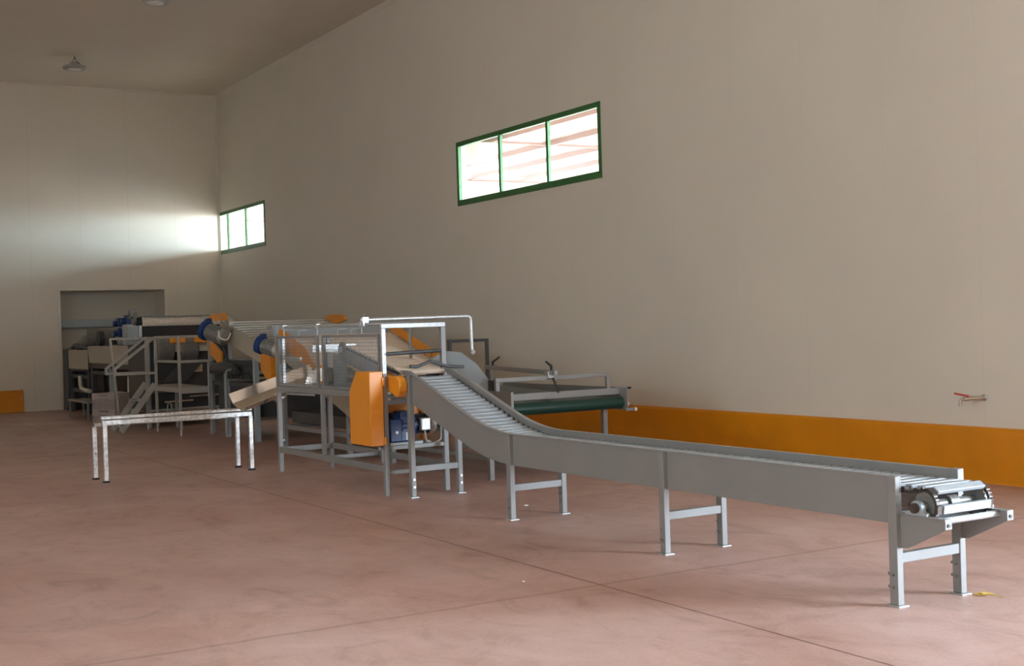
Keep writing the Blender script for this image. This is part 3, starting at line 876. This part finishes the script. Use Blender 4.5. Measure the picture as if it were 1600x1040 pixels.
def gear_motor(parent, c, d, r, length, blue=True):
    """helical gear motor: blue gearbox disc, cast motor body and fan cowl along direction d"""
    c = Vector(c); d = Vector(d).normalized()
    o = MB().tube([c, c + d * 0.02, c + d * 0.09, c + d * 0.10], [r * 0.9, r * 1.12, r * 1.12, r * 0.9], 20).build('gear_motor', 'blue' if blue else 'motor', parent)
    u = Vector((0, 0, 1)); u = (u - d * u.dot(d)).normalized(); s = d.cross(u)
    MB().bar(c + d * 0.03 + u * r * 1.05, c + d * 0.08 + u * r * 1.25, r * 0.7, 0.05, u).bar(c + d * 0.05 - s * r * 1.1, c + d * 0.05 - s * r * 1.3, 0.05, 0.06, u).build('gearbox_lug', 'blue' if blue else 'motor', o)
    b = MB().cyl(c + d * 0.09, c + d * length, r * 0.85, 18)
    for k in range(14):
        a = 2 * math.pi * k / 14
        w = u * math.cos(a) + s * math.sin(a)
        b.bar(c + d * 0.12 + w * r * 0.88, c + d * (length - 0.05) + w * r * 0.88, 0.008, 0.018, w)
    b.build('motor_body', 'motor', o)
    MB().tube([c + d * (length - 0.03), c + d * (length + 0.04), c + d * (length + 0.05)], [r * 0.93, r * 0.93, r * 0.6], 18).build('fan_cowl', 'alu', o)
    tb = c + d * (length * 0.6) - s * r * 0.9 + u * r * 0.3
    MB().bar(tb - u * 0.05, tb + u * 0.05, 0.10, 0.09, d).build('terminal_box', 'alu', o)
    return o


gear_motor(e1, (6.02, 17.0, 1.46), (0.55, -0.75, -0.30), 0.115, 0.34)

e2, m2, L2 = elevator('rod_elevator', 'farther elevator of long bare metal rods with beige side and orange end boxes', 17.72, 19.75, 1.385, 1.80, EX0, EX1, 0.19, 0.02, 'rod', 'rod')
MB().prism([(17.78, 1.42), (17.60, 1.42), (17.42, 1.33), (17.42, 0.95), (17.55, 0.93), (17.80, 1.08)], 6.33, 6.395, 'X').build('end_box', 'orange', e2, bevel=0.006)
MB().prism([(6.33, 1.33), (6.52, 1.30), (6.52, 1.0), (6.47, 0.93), (6.33, 0.94)], 17.40, 17.425, 'Y').build('end_box', 'orange', e2, bevel=0.006)
MB().prism([(19.15, 1.815), (20.05, 1.82), (20.08, 1.88), (19.95, 1.93), (19.45, 1.935)], 6.30, 6.38, 'X').build('top_guard', 'orange', e2, bevel=0.006)
MB().prism([(19.95, 1.45), (20.2, 1.50), (20.2, 1.30), (19.72, 1.12), (19.65, 1.10), (19.60, 1.32)], 6.34, 6.375, 'X').build('drive_guard', 'orange', e2, bevel=0.006)
MB().prism([(19.60, 1.00), (19.92, 1.00), (19.95, 1.075), (19.60, 1.085)], 6.34, 6.375, 'X').build('drive_guard', 'orange', e2, bevel=0.006)
MB().prism([(18.85, 1.77), (19.0, 1.86), (19.5, 1.875), (19.75, 1.80), (19.3, 1.70)], EX1 + 0.002, EX1 + 0.05, 'X').build('top_guard', 'orange', e2, bevel=0.006)
gear_motor(e2, (6.02, 19.45, 1.69), (0.55, -0.78, -0.32), 0.14, 0.40)
MB().tube(bend([(6.12, 19.0, 1.66), (6.10, 18.95, 1.55), (6.22, 18.9, 1.50), (6.27, 18.9, 1.62)], 0.06), 0.010, 8).build('white_cable', 'paper', e2)
MB().cyl((6.33, 19.25, 1.76), (6.40, 19.25, 1.76), 0.11, 20).build('end_bearing', 'alu', e2)
MB().tube(bend([(6.36, 19.5, 1.40), (6.34, 19.35, 1.28), (6.34, 19.25, 1.05)], 0.08), 0.022, 8).build('motor_arm', 'greyd', e2)
MB().tube([(6.15, 19.6, 1.04), (6.20, 19.5, 1.08), (6.25, 19.2, 1.10), (6.30, 18.9, 1.06), (6.32, 18.75, 1.02)], [0.05, 0.085, 0.085, 0.07, 0.04], 14).build('lower_motor', 'greyd', e2)
for (x, y, z) in ((6.42, 20.45, 1.75), (6.36, 19.50, 1.05), (6.38, 18.20, 1.22), (8.05, 20.45, 1.75), (8.05, 18.20, 1.22)):
    MB().box(x, x + 0.075, y, y + 0.075, 0, z).build('leg', 'bluegrey', e2, bevel=0.004)
for z in (0.33, 0.80):
    MB().box(6.42, 6.47, 18.25, 20.5, z, z + 0.06).build('side_rail', 'greyd', e2, bevel=0.003)
mb = MB()
for j in range(2):
    for k in range(8):
        mb.cyl((6.37, 18.45 + k * 0.16 + j * 0.08, 0.95 + j * 0.07), (6.41, 18.45 + k * 0.16 + j * 0.08, 0.95 + j * 0.07), 0.03, 10)
mb.box(6.41, 6.43, 18.3, 19.8, 0.90, 1.10)
mb.build('chain_rollers', 'greyd', e2)
for (x, y, z0, z1) in ((6.05, 19.35, 0.30, 1.19), (6.13, 18.75, 0.10, 1.05)):
    MB().tube(bend([(x, y, z0), (x, y, z1), (x + 0.08, y, z1 + 0.02)], 0.03), 0.016, 10).build('air_pipe', 'grey', e2)
for (y, z, m_) in ((18.6, 0.30, 'chalk'), (19.4, 0.62, 'motor'), (18.9, 0.95, 'grey')):
    MB().cyl((6.46, y, z), (8.0, y, z + 0.02), 0.022, 10).build('spray_pipe', m_, e2)
MB().box(6.5, 8.0, 18.3, 20.3, 0.35, 0.85).build('catch_tank', 'greyd', e2, bevel=0.01)
MB().box(6.5, 8.0, 18.2, 20.4, 1.05, 1.20).build('lower_bed', 'greyd', e2, bevel=0.01)
for (x, z) in ((6.9, 0.56), (7.35, 0.60), (7.7, 0.55)):
    MB().cyl((x, 15.2, z - 0.05), (x, 15.2, z + 0.10), 0.022, 10).cyl((x - 0.05, 15.2, z), (x + 0.05, 15.2, z), 0.014, 8).build('spray_valve', 'motor', e1)
MB().box(6.52, 7.9, 14.95, 17.1, 0.34, 0.50).build('catch_tray', 'greyd', e1, bevel=0.01)

# ================================================================== STAINLESS CHUTE
ch = thing('outlet_chute', (5.3, 14.35, 0.6), 'shiny stainless chute sloping from the mesh cage down to the galvanised bench', 'chute')
A, B = Vector((4.86, 14.42, 0.715)), Vector((5.88, 14.42, 1.02))
prof = [(-0.21, 0.045), (-0.19, 0.0), (-0.06, 0.0), (0.10, 0.045), (0.17, 0.075), (0.21, 0.19)]
def trough(A, B, prof, t):
    d = (B - A).normalized(); s = Vector((0, 1, 0)); n = d.cross(s).normalized()
    if n.z < 0: n = -n
    v, f = [], []
    m = len(prof)
    for k, off in ((0, 0), (0, 1), (1, 0), (1, 1)):
        P = (A, B)[k]
        for (a, b) in prof:
            v.append(P + s * a * (1 - off * 0.02) + n * (b + off * t))
    for k in range(m - 1):
        f += [(k, k + 1, 2 * m + k + 1, 2 * m + k), (m + k + 1, m + k, 3 * m + k, 3 * m + k + 1), (k + 1, k, m + k, m + k + 1), (2 * m + k, 2 * m + k + 1, 3 * m + k + 1, 3 * m + k)]
    f += [(0, 2 * m, 3 * m, m), (m - 1, 2 * m - 1, 4 * m - 1, 3 * m - 1)]
    return MB().add(v, f)
trough(A, B, prof, 0.004).build('trough', 'stain', ch)
MB().tube([(5.30, 14.42, 0.80), (5.36, 14.42, 0.86), (5.40, 14.42, 0.90)], [0.05, 0.06, 0.06], 12).build('chute_bracket', 'pvc', ch)
mb = MB()
arcp = [(5.60 + 0.16 * math.cos(R(a)), 1.0 + 0.16 * math.sin(R(a))) for a in range(170, 60, -10)]
mb.prism([(5.56, 0.99)] + [(5.60, 1.10), (5.70, 1.165), (5.80, 1.17), (5.815, 1.12), (5.78, 1.02), (5.70, 0.985)], 14.12, 14.13, 'Y')
mb.build('end_flange', 'stain', ch)

# ================================================================== GALVANISED BENCH
bn = thing('steel_bench', (4.17, 14.72, 0), 'low galvanised bench on four thin legs with black feet, left of the mesh cage', 'bench')
MB().box(3.31, 5.05, 14.51, 14.575, 0.692, 0.735).build('top_bar', 'zinc', bn, bevel=0.012)
MB().box(3.325, 5.045, 14.515, 14.57, 0.635, 0.688).build('frame_rail', 'zinc', bn, bevel=0.004)
MB().box(3.33, 5.02, 14.915, 14.96, 0.60, 0.64).build('frame_rail', 'zinc', bn, bevel=0.004)
for x in (3.75, 4.62):
    MB().bar((x, 14.57, 0.66), (x, 14.915, 0.622), 0.04, 0.04).build('cross_tube', 'zinc', bn, bevel=0.003)
for (x, y, z) in ((3.325, 14.50, 0.64), (5.0, 14.50, 0.64), (3.305, 14.915, 0.60), (4.975, 14.915, 0.60)):
    l = MB().box(x, x + 0.047, y, y + 0.045, 0.02, z).build('leg', 'zinc', bn, bevel=0.004)
    MB().tube([(x + 0.023, y + 0.022, 0), (x + 0.023, y + 0.022, 0.012), (x + 0.023, y + 0.022, 0.022), (x + 0.023, y + 0.022, 0.035)], [0.042, 0.042, 0.022, 0.012], 14).build('foot', 'rubber', l)
MB().cyl((3.328, 14.905, 0.3), (3.328, 14.916, 0.3), 0.012, 8).build('leg_bolt', 'motor', bn)

# ================================================================== FRUIT CRATES
def crate(z, label, top):
    t = thing('plastic_crate', (5.76, 24.33, z), label, 'crate', 'stacked crates by the access stairs')
    mx = Matrix.Translation((5.76, 24.33, z)) @ Matrix.Rotation(R(-62), 4, 'Z')
    l, w, h = 0.30, 0.20, 0.29
    mb = MB(mx)
    mb.box(-l, l, -w, w, 0, 0.015)
    b = mb.build('base', 'crate', t)
    s_ = MB(mx)
    for (ax, n, half, at) in (('x', 14, l, -w), ('x', 14, l, w), ('y', 9, w, -l), ('y', 9, w, l)):
        for k in range(n + 1):
            p = -half + 2 * half * k / n
            if ax == 'x': s_.box(p - 0.006, p + 0.006, at - 0.006, at + 0.006, 0.0, h)
            else: s_.box(at - 0.006, at + 0.006, p - 0.006, p + 0.006, 0.0, h)
        for z_ in (0.02, 0.065, 0.11, 0.155):
            if ax == 'x': s_.box(-half, half, at - 0.005, at + 0.005, z_, z_ + 0.012)
            else: s_.box(at - 0.005, at + 0.005, -half, half, z_, z_ + 0.012)
        for (za, zb) in ((0.19, 0.232), (0.262, h)):
            if ax == 'x': s_.box(-half - .006, half + .006, at - 0.009, at + 0.009, za, zb)
            else: s_.box(at - 0.009, at + 0.009, -half - .006, half + .006, za, zb)
        # solid band beside the hand hole
        for sg in (-1, 1):
            if ax == 'x': s_.box(*sorted((sg * half * 0.45, sg * half)), at - 0.007, at + 0.007, 0.17, h)
            else: s_.box(at - 0.007, at + 0.007, *sorted((sg * half * 0.4, sg * half)), 0.17, h)
    s_.build('lattice_wall', 'crate', t)
    i_ = MB(mx)
    for at in (-w + 0.012, w - 0.012):
        i_.box(-l + 0.01, l - 0.01, at - 0.002, at + 0.002, 0.012, top)
    for at in (-l + 0.012, l - 0.012):
        i_.box(at - 0.002, at + 0.002, -w + 0.01, w - 0.01, 0.012, top)
    i_.build('inner_wall', 'crate', t)
    return t
crate(0.0, 'greyish plastic lattice crate on the floor, lower of the stacked pair by the stairs', 0.20)
crate(0.292, 'greyish plastic lattice crate on top of another, upper of the stacked pair', 0.25)

# ================================================================== ACCESS PLATFORM WITH STEPS
pf = thing('access_platform', (6.0, 21.2, 0), 'grey raised platform with railings and steep two-tread steps beside the dark brush machine', 'platform')
s4 = 0.042
def sq(p, q, w=s4): return MB().bar(p, q, w, w)
MB().box(5.86, 6.40, 20.30, 22.34, 0.735, 0.77).build('deck', 'steel', pf, bevel=0.004)
MB().box(5.855, 5.885, 20.30, 22.34, 0.69, 0.77).box(5.86, 6.40, 20.295, 20.32, 0.675, 0.77).build('deck_edge', 'steel', pf, bevel=0.003)
for (x, y) in ((5.86, 20.30), (5.86, 21.68), (5.86, 22.28)):
    l = sq((x + 0.02, y + 0.02, 0.09), (x + 0.02, y + 0.02, 1.60)).build('post', 'steel', pf, bevel=0.003)
    MB().cyl((x + 0.02, y + 0.02, 0), (x + 0.02, y + 0.02, 0.10), 0.013, 10).build('levelling_foot', 'galv', l)
sq((6.38, 20.32, 0.0), (6.38, 20.32, 1.60)).build('post', 'steel', pf, bevel=0.003)
sq((6.38, 22.28, 0.0), (6.38, 22.28, 0.74)).build('post', 'steel', pf, bevel=0.003)
for z in (1.585, 1.185):
    sq((5.88, 20.34, z), (5.88, 21.68, z)).build('hand_rail', 'steel', pf, bevel=0.003)
    sq((5.90, 20.32, z), (6.37, 20.32, z)).build('hand_rail', 'steel', pf, bevel=0.003)
for y in (21.70, 22.30):
    st = MB()
    st.bar((5.86, y, 0.80), (5.27, y, 0.03), 0.012, 0.10)
    st.build('stair_stringer', 'steel', pf, bevel=0.002)
    hr = MB().bar((5.87, y, 1.585), (5.20, y, 1.08), s4, s4).bar((5.20, y, 1.095), (5.20, y, 0.97), s4 + 0.002, s4 + 0.002).bar((5.182, y, 0.988), (5.87, y, 0.988), s4 - 0.002, s4 - 0.002)
    hr.build('stair_rail', 'steel', pf, bevel=0.003)
for (x, z) in ((5.70, 0.52), (5.48, 0.25)):
    MB().box(x - 0.14, x + 0.05, 21.70, 22.30, z, z + 0.03).build('tread', 'steel', pf, bevel=0.003)
MB().bar((5.27, 21.70, 1.58), (5.86, 21.70, 1.58), 0.03, 0.03).bar((5.27, 22.30, 1.58), (5.86, 22.30, 1.58), 0.03, 0.03).build('stair_rail', 'steel', pf)
sq((5.40, 22.30, 0.10), (5.28, 22.30, 1.58), 0.035).build('stair_post', 'steel', pf, bevel=0.003)
MB().cyl((5.405, 22.30, 0), (5.40, 22.30, 0.11), 0.012, 8).build('levelling_foot', 'galv', pf)
mb = MB()
for k in range(24):
    a = 2 * math.pi * k / 24
    a2 = 2 * math.pi * (k + 1) / 24
    mb.bar((5.95, 21.2 + 0.13 * math.cos(a), 0.36 + 0.15 * math.sin(a)), (5.95, 21.2 + 0.13 * math.cos(a2), 0.36 + 0.15 * math.sin(a2)), 0.016, 0.016, (1, 0, 0))
mb.build('coiled_hose', 'chalk', pf)

# ================================================================== BRUSH MACHINE
MB.place = Matrix.Translation((0.16, 0.58, 0))
br = thing('brush_machine', (6.86, 22.9, 0), 'dark brush machine with knobbly cream roller along its top and two grey air ducts', 'machine')
BRX0, BRX1 = 5.78, 7.34
mb = MB()
nx, nr = 54, 8
core = [(22.15 - 0.075 * math.cos(R(a)), 1.855 + 0.085 * math.sin(R(a))) for a in range(-90, 270, 15)]
mb = MB().prism(core, BRX0, BRX1, 'X')
for i in range(nx):
    for j in range(nr):
        a = R(-75 + 23 * j + (11 if i % 2 else 0))
        x = BRX0 + 0.012 + (BRX1 - BRX0 - 0.024) * i / (nx - 1)
        c = Vector((x, 22.15 - 0.078 * math.cos(a), 1.855 + 0.088 * math.sin(a)))
        n_ = Vector((0, -math.cos(a), math.sin(a)))
        t1 = Vector((1, 0, 0)); t2 = n_.cross(t1)
        s0 = 0.012
        mb.add([c + t1 * s0, c + t2 * s0, c - t1 * s0, c - t2 * s0, c + n_ * 0.022], [(0, 1, 4), (1, 2, 4), (2, 3, 4), (3, 0, 4)])
mb.build('brush_roller', 'nodule', br)
MB().box(BRX0 - 0.02, BRX1 + 0.05, 22.05, 22.30, 1.95, 1.962).build('top_lip', 'motor', br)
MB().box(BRX0 - 0.03, BRX1, 22.02, 22.04, 1.595, 1.785).build('splash_curtain', 'rubber', br)
MB().box(BRX0, BRX1 + 0.03, 22.06, 23.2, 0.30, 1.60).build('shade_fill', 'greyd', br, bevel=0.01)  # dark block put in for the shaded inside below the brush roller
MB().box(BRX0 + 0.1, BRX1, 22.3, 23.2, 1.60, 1.78).build('hood', 'greyd', br, bevel=0.01)
for x0 in (5.93, 6.36):
    d_ = MB()
    prof = [(21.98, 1.56), (21.72, 1.56), (21.70, 1.35), (21.74, 1.25), (21.86, 1.15), (22.06, 1.12)]
    d_.prism(prof, x0, x0 + 0.30, 'X')
    d_.build('air_duct', 'motor', br, bevel=0.02)
    MB().box(x0 + 0.20, x0 + 0.47, 21.66, 21.70, 1.475, 1.57).build('duct_flange', 'orange', br, bevel=0.004)
    MB().box(x0 + 0.27, x0 + 0.46, 21.74, 21.92, 1.32, 1.47).build('control_box', 'beige', br, bevel=0.006)
for (x, y) in ((BRX0 + 0.02, 22.06), (BRX1 - 0.05, 22.06), (BRX0 + 0.02, 23.12), (BRX1 - 0.05, 23.12)):
    MB().box(x, x + 0.07, y - 0.03, y + 0.05, 0, 1.6).build('leg', 'bluegrey', br, bevel=0.004)
MB().cyl((6.60, 21.98, 1.02), (6.75, 21.98, 1.02), 0.05, 12).box(6.58, 6.78, 21.95, 22.06, 0.95, 1.09).build('gear_housing', 'roller', br, bevel=0.01)
gd = MB().cyl((5.66, 22.3, 1.93), (5.72, 22.3, 1.93), 0.12, 24)
gd.cyl((5.60, 22.3, 1.97), (5.66, 22.3, 1.97), 0.05, 14)
gd.build('drive_disc', 'motor', br)
MB().box(5.60, 5.70, 22.22, 22.36, 1.97, 2.09).build('drive_motor', 'motor', br, bevel=0.01)
MB().cyl((5.70, 22.2, 1.86), (5.80, 22.2, 1.86), 0.085, 16).build('end_bearing', 'rubber', br)
MB().box(5.52, 5.72, 22.1, 22.5, 1.47, 1.80).build('end_box', 'bluegrey', br, bevel=0.008)
MB().box(5.70, 5.745, 22.03, 22.09, 1.60, 1.80).build('end_strip', 'galv', br)
MB().prism([(6.0, 0.78), (6.45, 0.78), (6.75, 1.1), (6.4, 1.15)], 21.9, 22.0, 'Y').build('drip_flap', 'greyd', br)
for (z, a, b, m_, r_) in ((0.30, 5.85, 7.25, 'chalk', 0.022), (0.44, 6.1, 6.6, 'roller', 0.014), (0.52, 6.55, 7.3, 'chalk', 0.016), (0.62, 5.9, 6.4, 'motor', 0.02)):
    MB().cyl((a, 22.0, z), (b, 21.98, z + 0.012), r_, 10).build('feed_pipe', m_, br)
MB().box(5.86, 7.28, 21.99, 22.03, 0.16, 0.22).build('floor_rail', 'bluegrey', br, bevel=0.003)
for (x, z) in ((6.25, 0.36), (6.95, 0.42), (6.6, 0.22)):
    MB().cyl((x, 21.95, z), (x, 22.03, z), 0.04, 14).build('valve_wheel', 'motor', br)

# ================================================================== WASHING TANK
MB.place = Matrix.Translation((0.20, 0.92, 0))
wt = thing('washing_tank', (6.9, 25.9, 0), 'beige panelled washing tank on dark legs with white drain pipes, behind the steps', 'tank')
WX0, WX1 = 5.90, 7.55
MB().prism([(23.35, 1.445), (26.82, 1.445), (26.72, 1.09), (23.35, 1.085)], WX0, WX0 + 0.02, 'X').build('side_panel', 'beige', wt, bevel=0.006)
MB().box(WX0 + 0.02, WX1, 23.35, 26.8, 0.98, 1.40).build('tank_body', 'greyd', wt, bevel=0.02)
MB().box(6.28, 6.30, 23.5, 28.6, 1.43, 1.81).build('back_board', 'motor', wt, bevel=0.004)
for (x, y) in ((5.92, 26.55), (5.92, 25.0), (5.92, 23.4), (7.45, 26.55), (7.45, 23.4)):
    MB().box(x, x + 0.10, y, y + 0.12, 0, 1.09).build('leg', 'bluegrey' if y < 26 else 'greyd', wt, bevel=0.005)
for (z, h) in ((0.86, 0.06), (0.40, 0.06)):
    MB().box(5.93, 5.98, 23.4, 26.6, z, z + h).build('side_rail', 'greyd', wt, bevel=0.004)
MB().box(6.2, 7.4, 23.5, 26.5, 0.30, 0.95).build('pump_cabinet', 'black', wt, bevel=0.01)
for (y, t_) in ((25.25, 0.08), (24.05, 0.08)):
    MB().tube([(6.05, y, 0.88), (6.02, y - t_, 0.45)], 0.036, 14).build('drain_pipe', 'pvc', wt)
MB().cyl((6.0, 23.5, 0.50), (6.0, 25.3, 0.50), 0.05, 14).build('drain_pipe', 'pvc', wt)
for (y, z, dx) in ((25.0, 1.90, 0), (24.35, 1.94, 0), (24.55, 1.70, -0.1)):
    m_ = MB().box(6.08 + dx, 6.22 + dx, y - 0.11, y + 0.11, z - 0.09, z + 0.09).cyl((6.0 + dx, y, z - 0.02), (6.09 + dx, y, z - 0.02), 0.06, 14)
    o = m_.build('pump_motor', 'blue', wt, bevel=0.012)
    MB().box(6.06 + dx, 6.24 + dx, y - 0.13, y + 0.13, z - 0.12, z - 0.09).build('motor_foot', 'alu', o)
MB().box(6.02, 6.28, 24.0, 25.3, 1.76, 1.80).build('motor_shelf', 'motor', wt, bevel=0.004)
MB().box(5.98, 6.2, 24.55, 25.0, 1.47, 1.72).build('valve_block', 'alu', wt, bevel=0.02)
mb = MB()
for k in range(5): mb.cyl((5.95, 24.65 + 0.07 * k, 1.50 + 0.05 * (k % 3)), (5.99, 24.65 + 0.07 * k, 1.50 + 0.05 * (k % 3)), 0.03, 10)
mb.build('valve_caps', 'rubber', wt)

t2 = thing('soaking_tank', (6.8, 28.6, 0), 'shorter dark framed tank with beige side and tilted grey motor, next to the recessed doorway', 'tank')
MB().box(5.90, 5.92, 26.86, 28.75, 0.95, 1.365).build('side_panel', 'beige', t2, bevel=0.006)
MB().box(5.92, 7.4, 26.9, 29.0, 0.90, 1.34).build('tank_body', 'greyd', t2, bevel=0.02)
MB().prism([(28.75, 0.25), (28.95, 0.0), (29.15, 0.0), (29.2, 1.38), (28.75, 1.38)], 5.88, 7.4, 'X').build('end_panel', 'greyd', t2, bevel=0.02)
for y in (26.92, 28.6):
    MB().box(5.92, 5.99, y, y + 0.08, 0, 0.95).build('leg', 'greyd', t2, bevel=0.004)
for z in (0.74, 0.44):
    MB().box(5.94, 5.99, 27.0, 28.7, z, z + 0.08).build('side_rail', 'greyd', t2, bevel=0.004)
MB().box(6.25, 7.3, 27.0, 28.7, 0.45, 0.9).build('pump_cabinet', 'greyd', t2)
MB().tube(bend([(5.88, 27.55, 0.80), (5.88, 27.5, 0.55), (5.90, 27.1, 0.50), (5.90, 26.75, 0.50)], 0.12), 0.042, 14).build('drain_pipe', 'pvc', t2)
MB().cyl((6.0, 26.95, 1.58), (6.0, 27.35, 1.56), 0.12, 20).cyl((6.0, 26.86, 1.58), (6.0, 26.96, 1.58), 0.09, 16).build('paddle_motor', 'motor', t2)
MB().cyl((6.05, 26.5, 1.60), (6.15, 26.5, 1.60), 0.16, 20).build('belt_wheel', 'greyd', t2)
MB().bar((5.97, 27.2, 1.62), (5.97, 28.85, 1.40), 0.02, 0.05).bar((5.97, 27.2, 1.47), (5.97, 28.85, 1.36), 0.02, 0.04).build('drive_arm', 'motor', t2)
MB().tube([(5.95, 28.5, 1.40), (5.95, 28.3, 1.46), (5.95, 27.6, 1.44), (5.95, 26.9, 1.38)], [0.04, 0.05, 0.05, 0.04], 12).build('paddle_shaft', 'greyd', t2)
MB.place = None
tb = thing('low_stand', (5.85, 26.6, 0), 'small low grey metal stand on the floor in front of the beige tanks', 'stand')
MB().box(5.62, 5.95, 25.75, 27.45, 0.33, 0.37).build('top', 'grey', tb, bevel=0.004)
for (x, y) in ((5.62, 27.39), (5.62, 25.75), (5.89, 27.39), (5.89, 25.75)):
    MB().box(x, x + 0.032, y, y + 0.032, 0, 0.33).build('leg', 'grey', tb, bevel=0.003)

# ================================================================== WALL TAP
tp_ = thing('wall_tap', (9.895, 8.05, 0.79), 'small metal tap with red lever on the wall above the ochre kerb', 'tap')
MB().tube([(9.895, 8.05, 0.79), (9.885, 8.05, 0.79), (9.88, 8.05, 0.79)], [0.03, 0.03, 0.02], 14).cyl((9.89, 8.05, 0.79), (9.72, 8.14, 0.782), 0.019, 12).tube(bend([(9.74, 8.13, 0.783), (9.69, 8.155, 0.78), (9.688, 8.157, 0.735)], 0.02), 0.013, 12).cyl((9.688, 8.157, 0.745), (9.688, 8.157, 0.718), 0.018, 12).build('tap_body', 'brass', tp_)
MB().bar((9.76, 8.12, 0.808), (9.66, 8.20, 0.838), 0.024, 0.016).cyl((9.75, 8.125, 0.79), (9.75, 8.125, 0.815), 0.008, 8).build('lever', 'red', tp_)

# ================================================================== HIGH-BAY LAMPS
for (x, y, z, lb) in ((5.90, 27.15, 7.13, 'round high-bay lamp hanging farther back, near the end wall'), (5.96, 21.28, 7.13, 'round high-bay lamp at the top edge, nearer the camera')):
    l = thing('high_bay_lamp', (x, y, z), lb, 'lamp', 'high-bay ceiling lamps')
    MB().tube([(x, y, z + 0.0), (x, y, z + 0.015), (x, y, z + 0.06), (x, y, z + 0.075), (x, y, z + 0.14), (x, y, z + 0.15)], [0.215, 0.235, 0.225, 0.11, 0.09, 0.05], 32).build('housing', 'lamp', l)
    MB().cyl((x, y, z - 0.006), (x, y, z + 0.002), 0.135, 28).build('lens', 'lens', l)
    MB().tube([(x - 0.05, y, z + 0.13), (x - 0.03, y, z + 0.20), (x, y, z + 0.22), (x + 0.03, y, z + 0.20), (x + 0.05, y, z + 0.13)], 0.008, 8).build('bail', 'lamp', l)
    MB().cyl((x, y, z + 0.21), (x, y, H), 0.01, 8).build('hook', 'rubber', l)

for o in COL.objects:
    if '_b' in o: del o['_b']
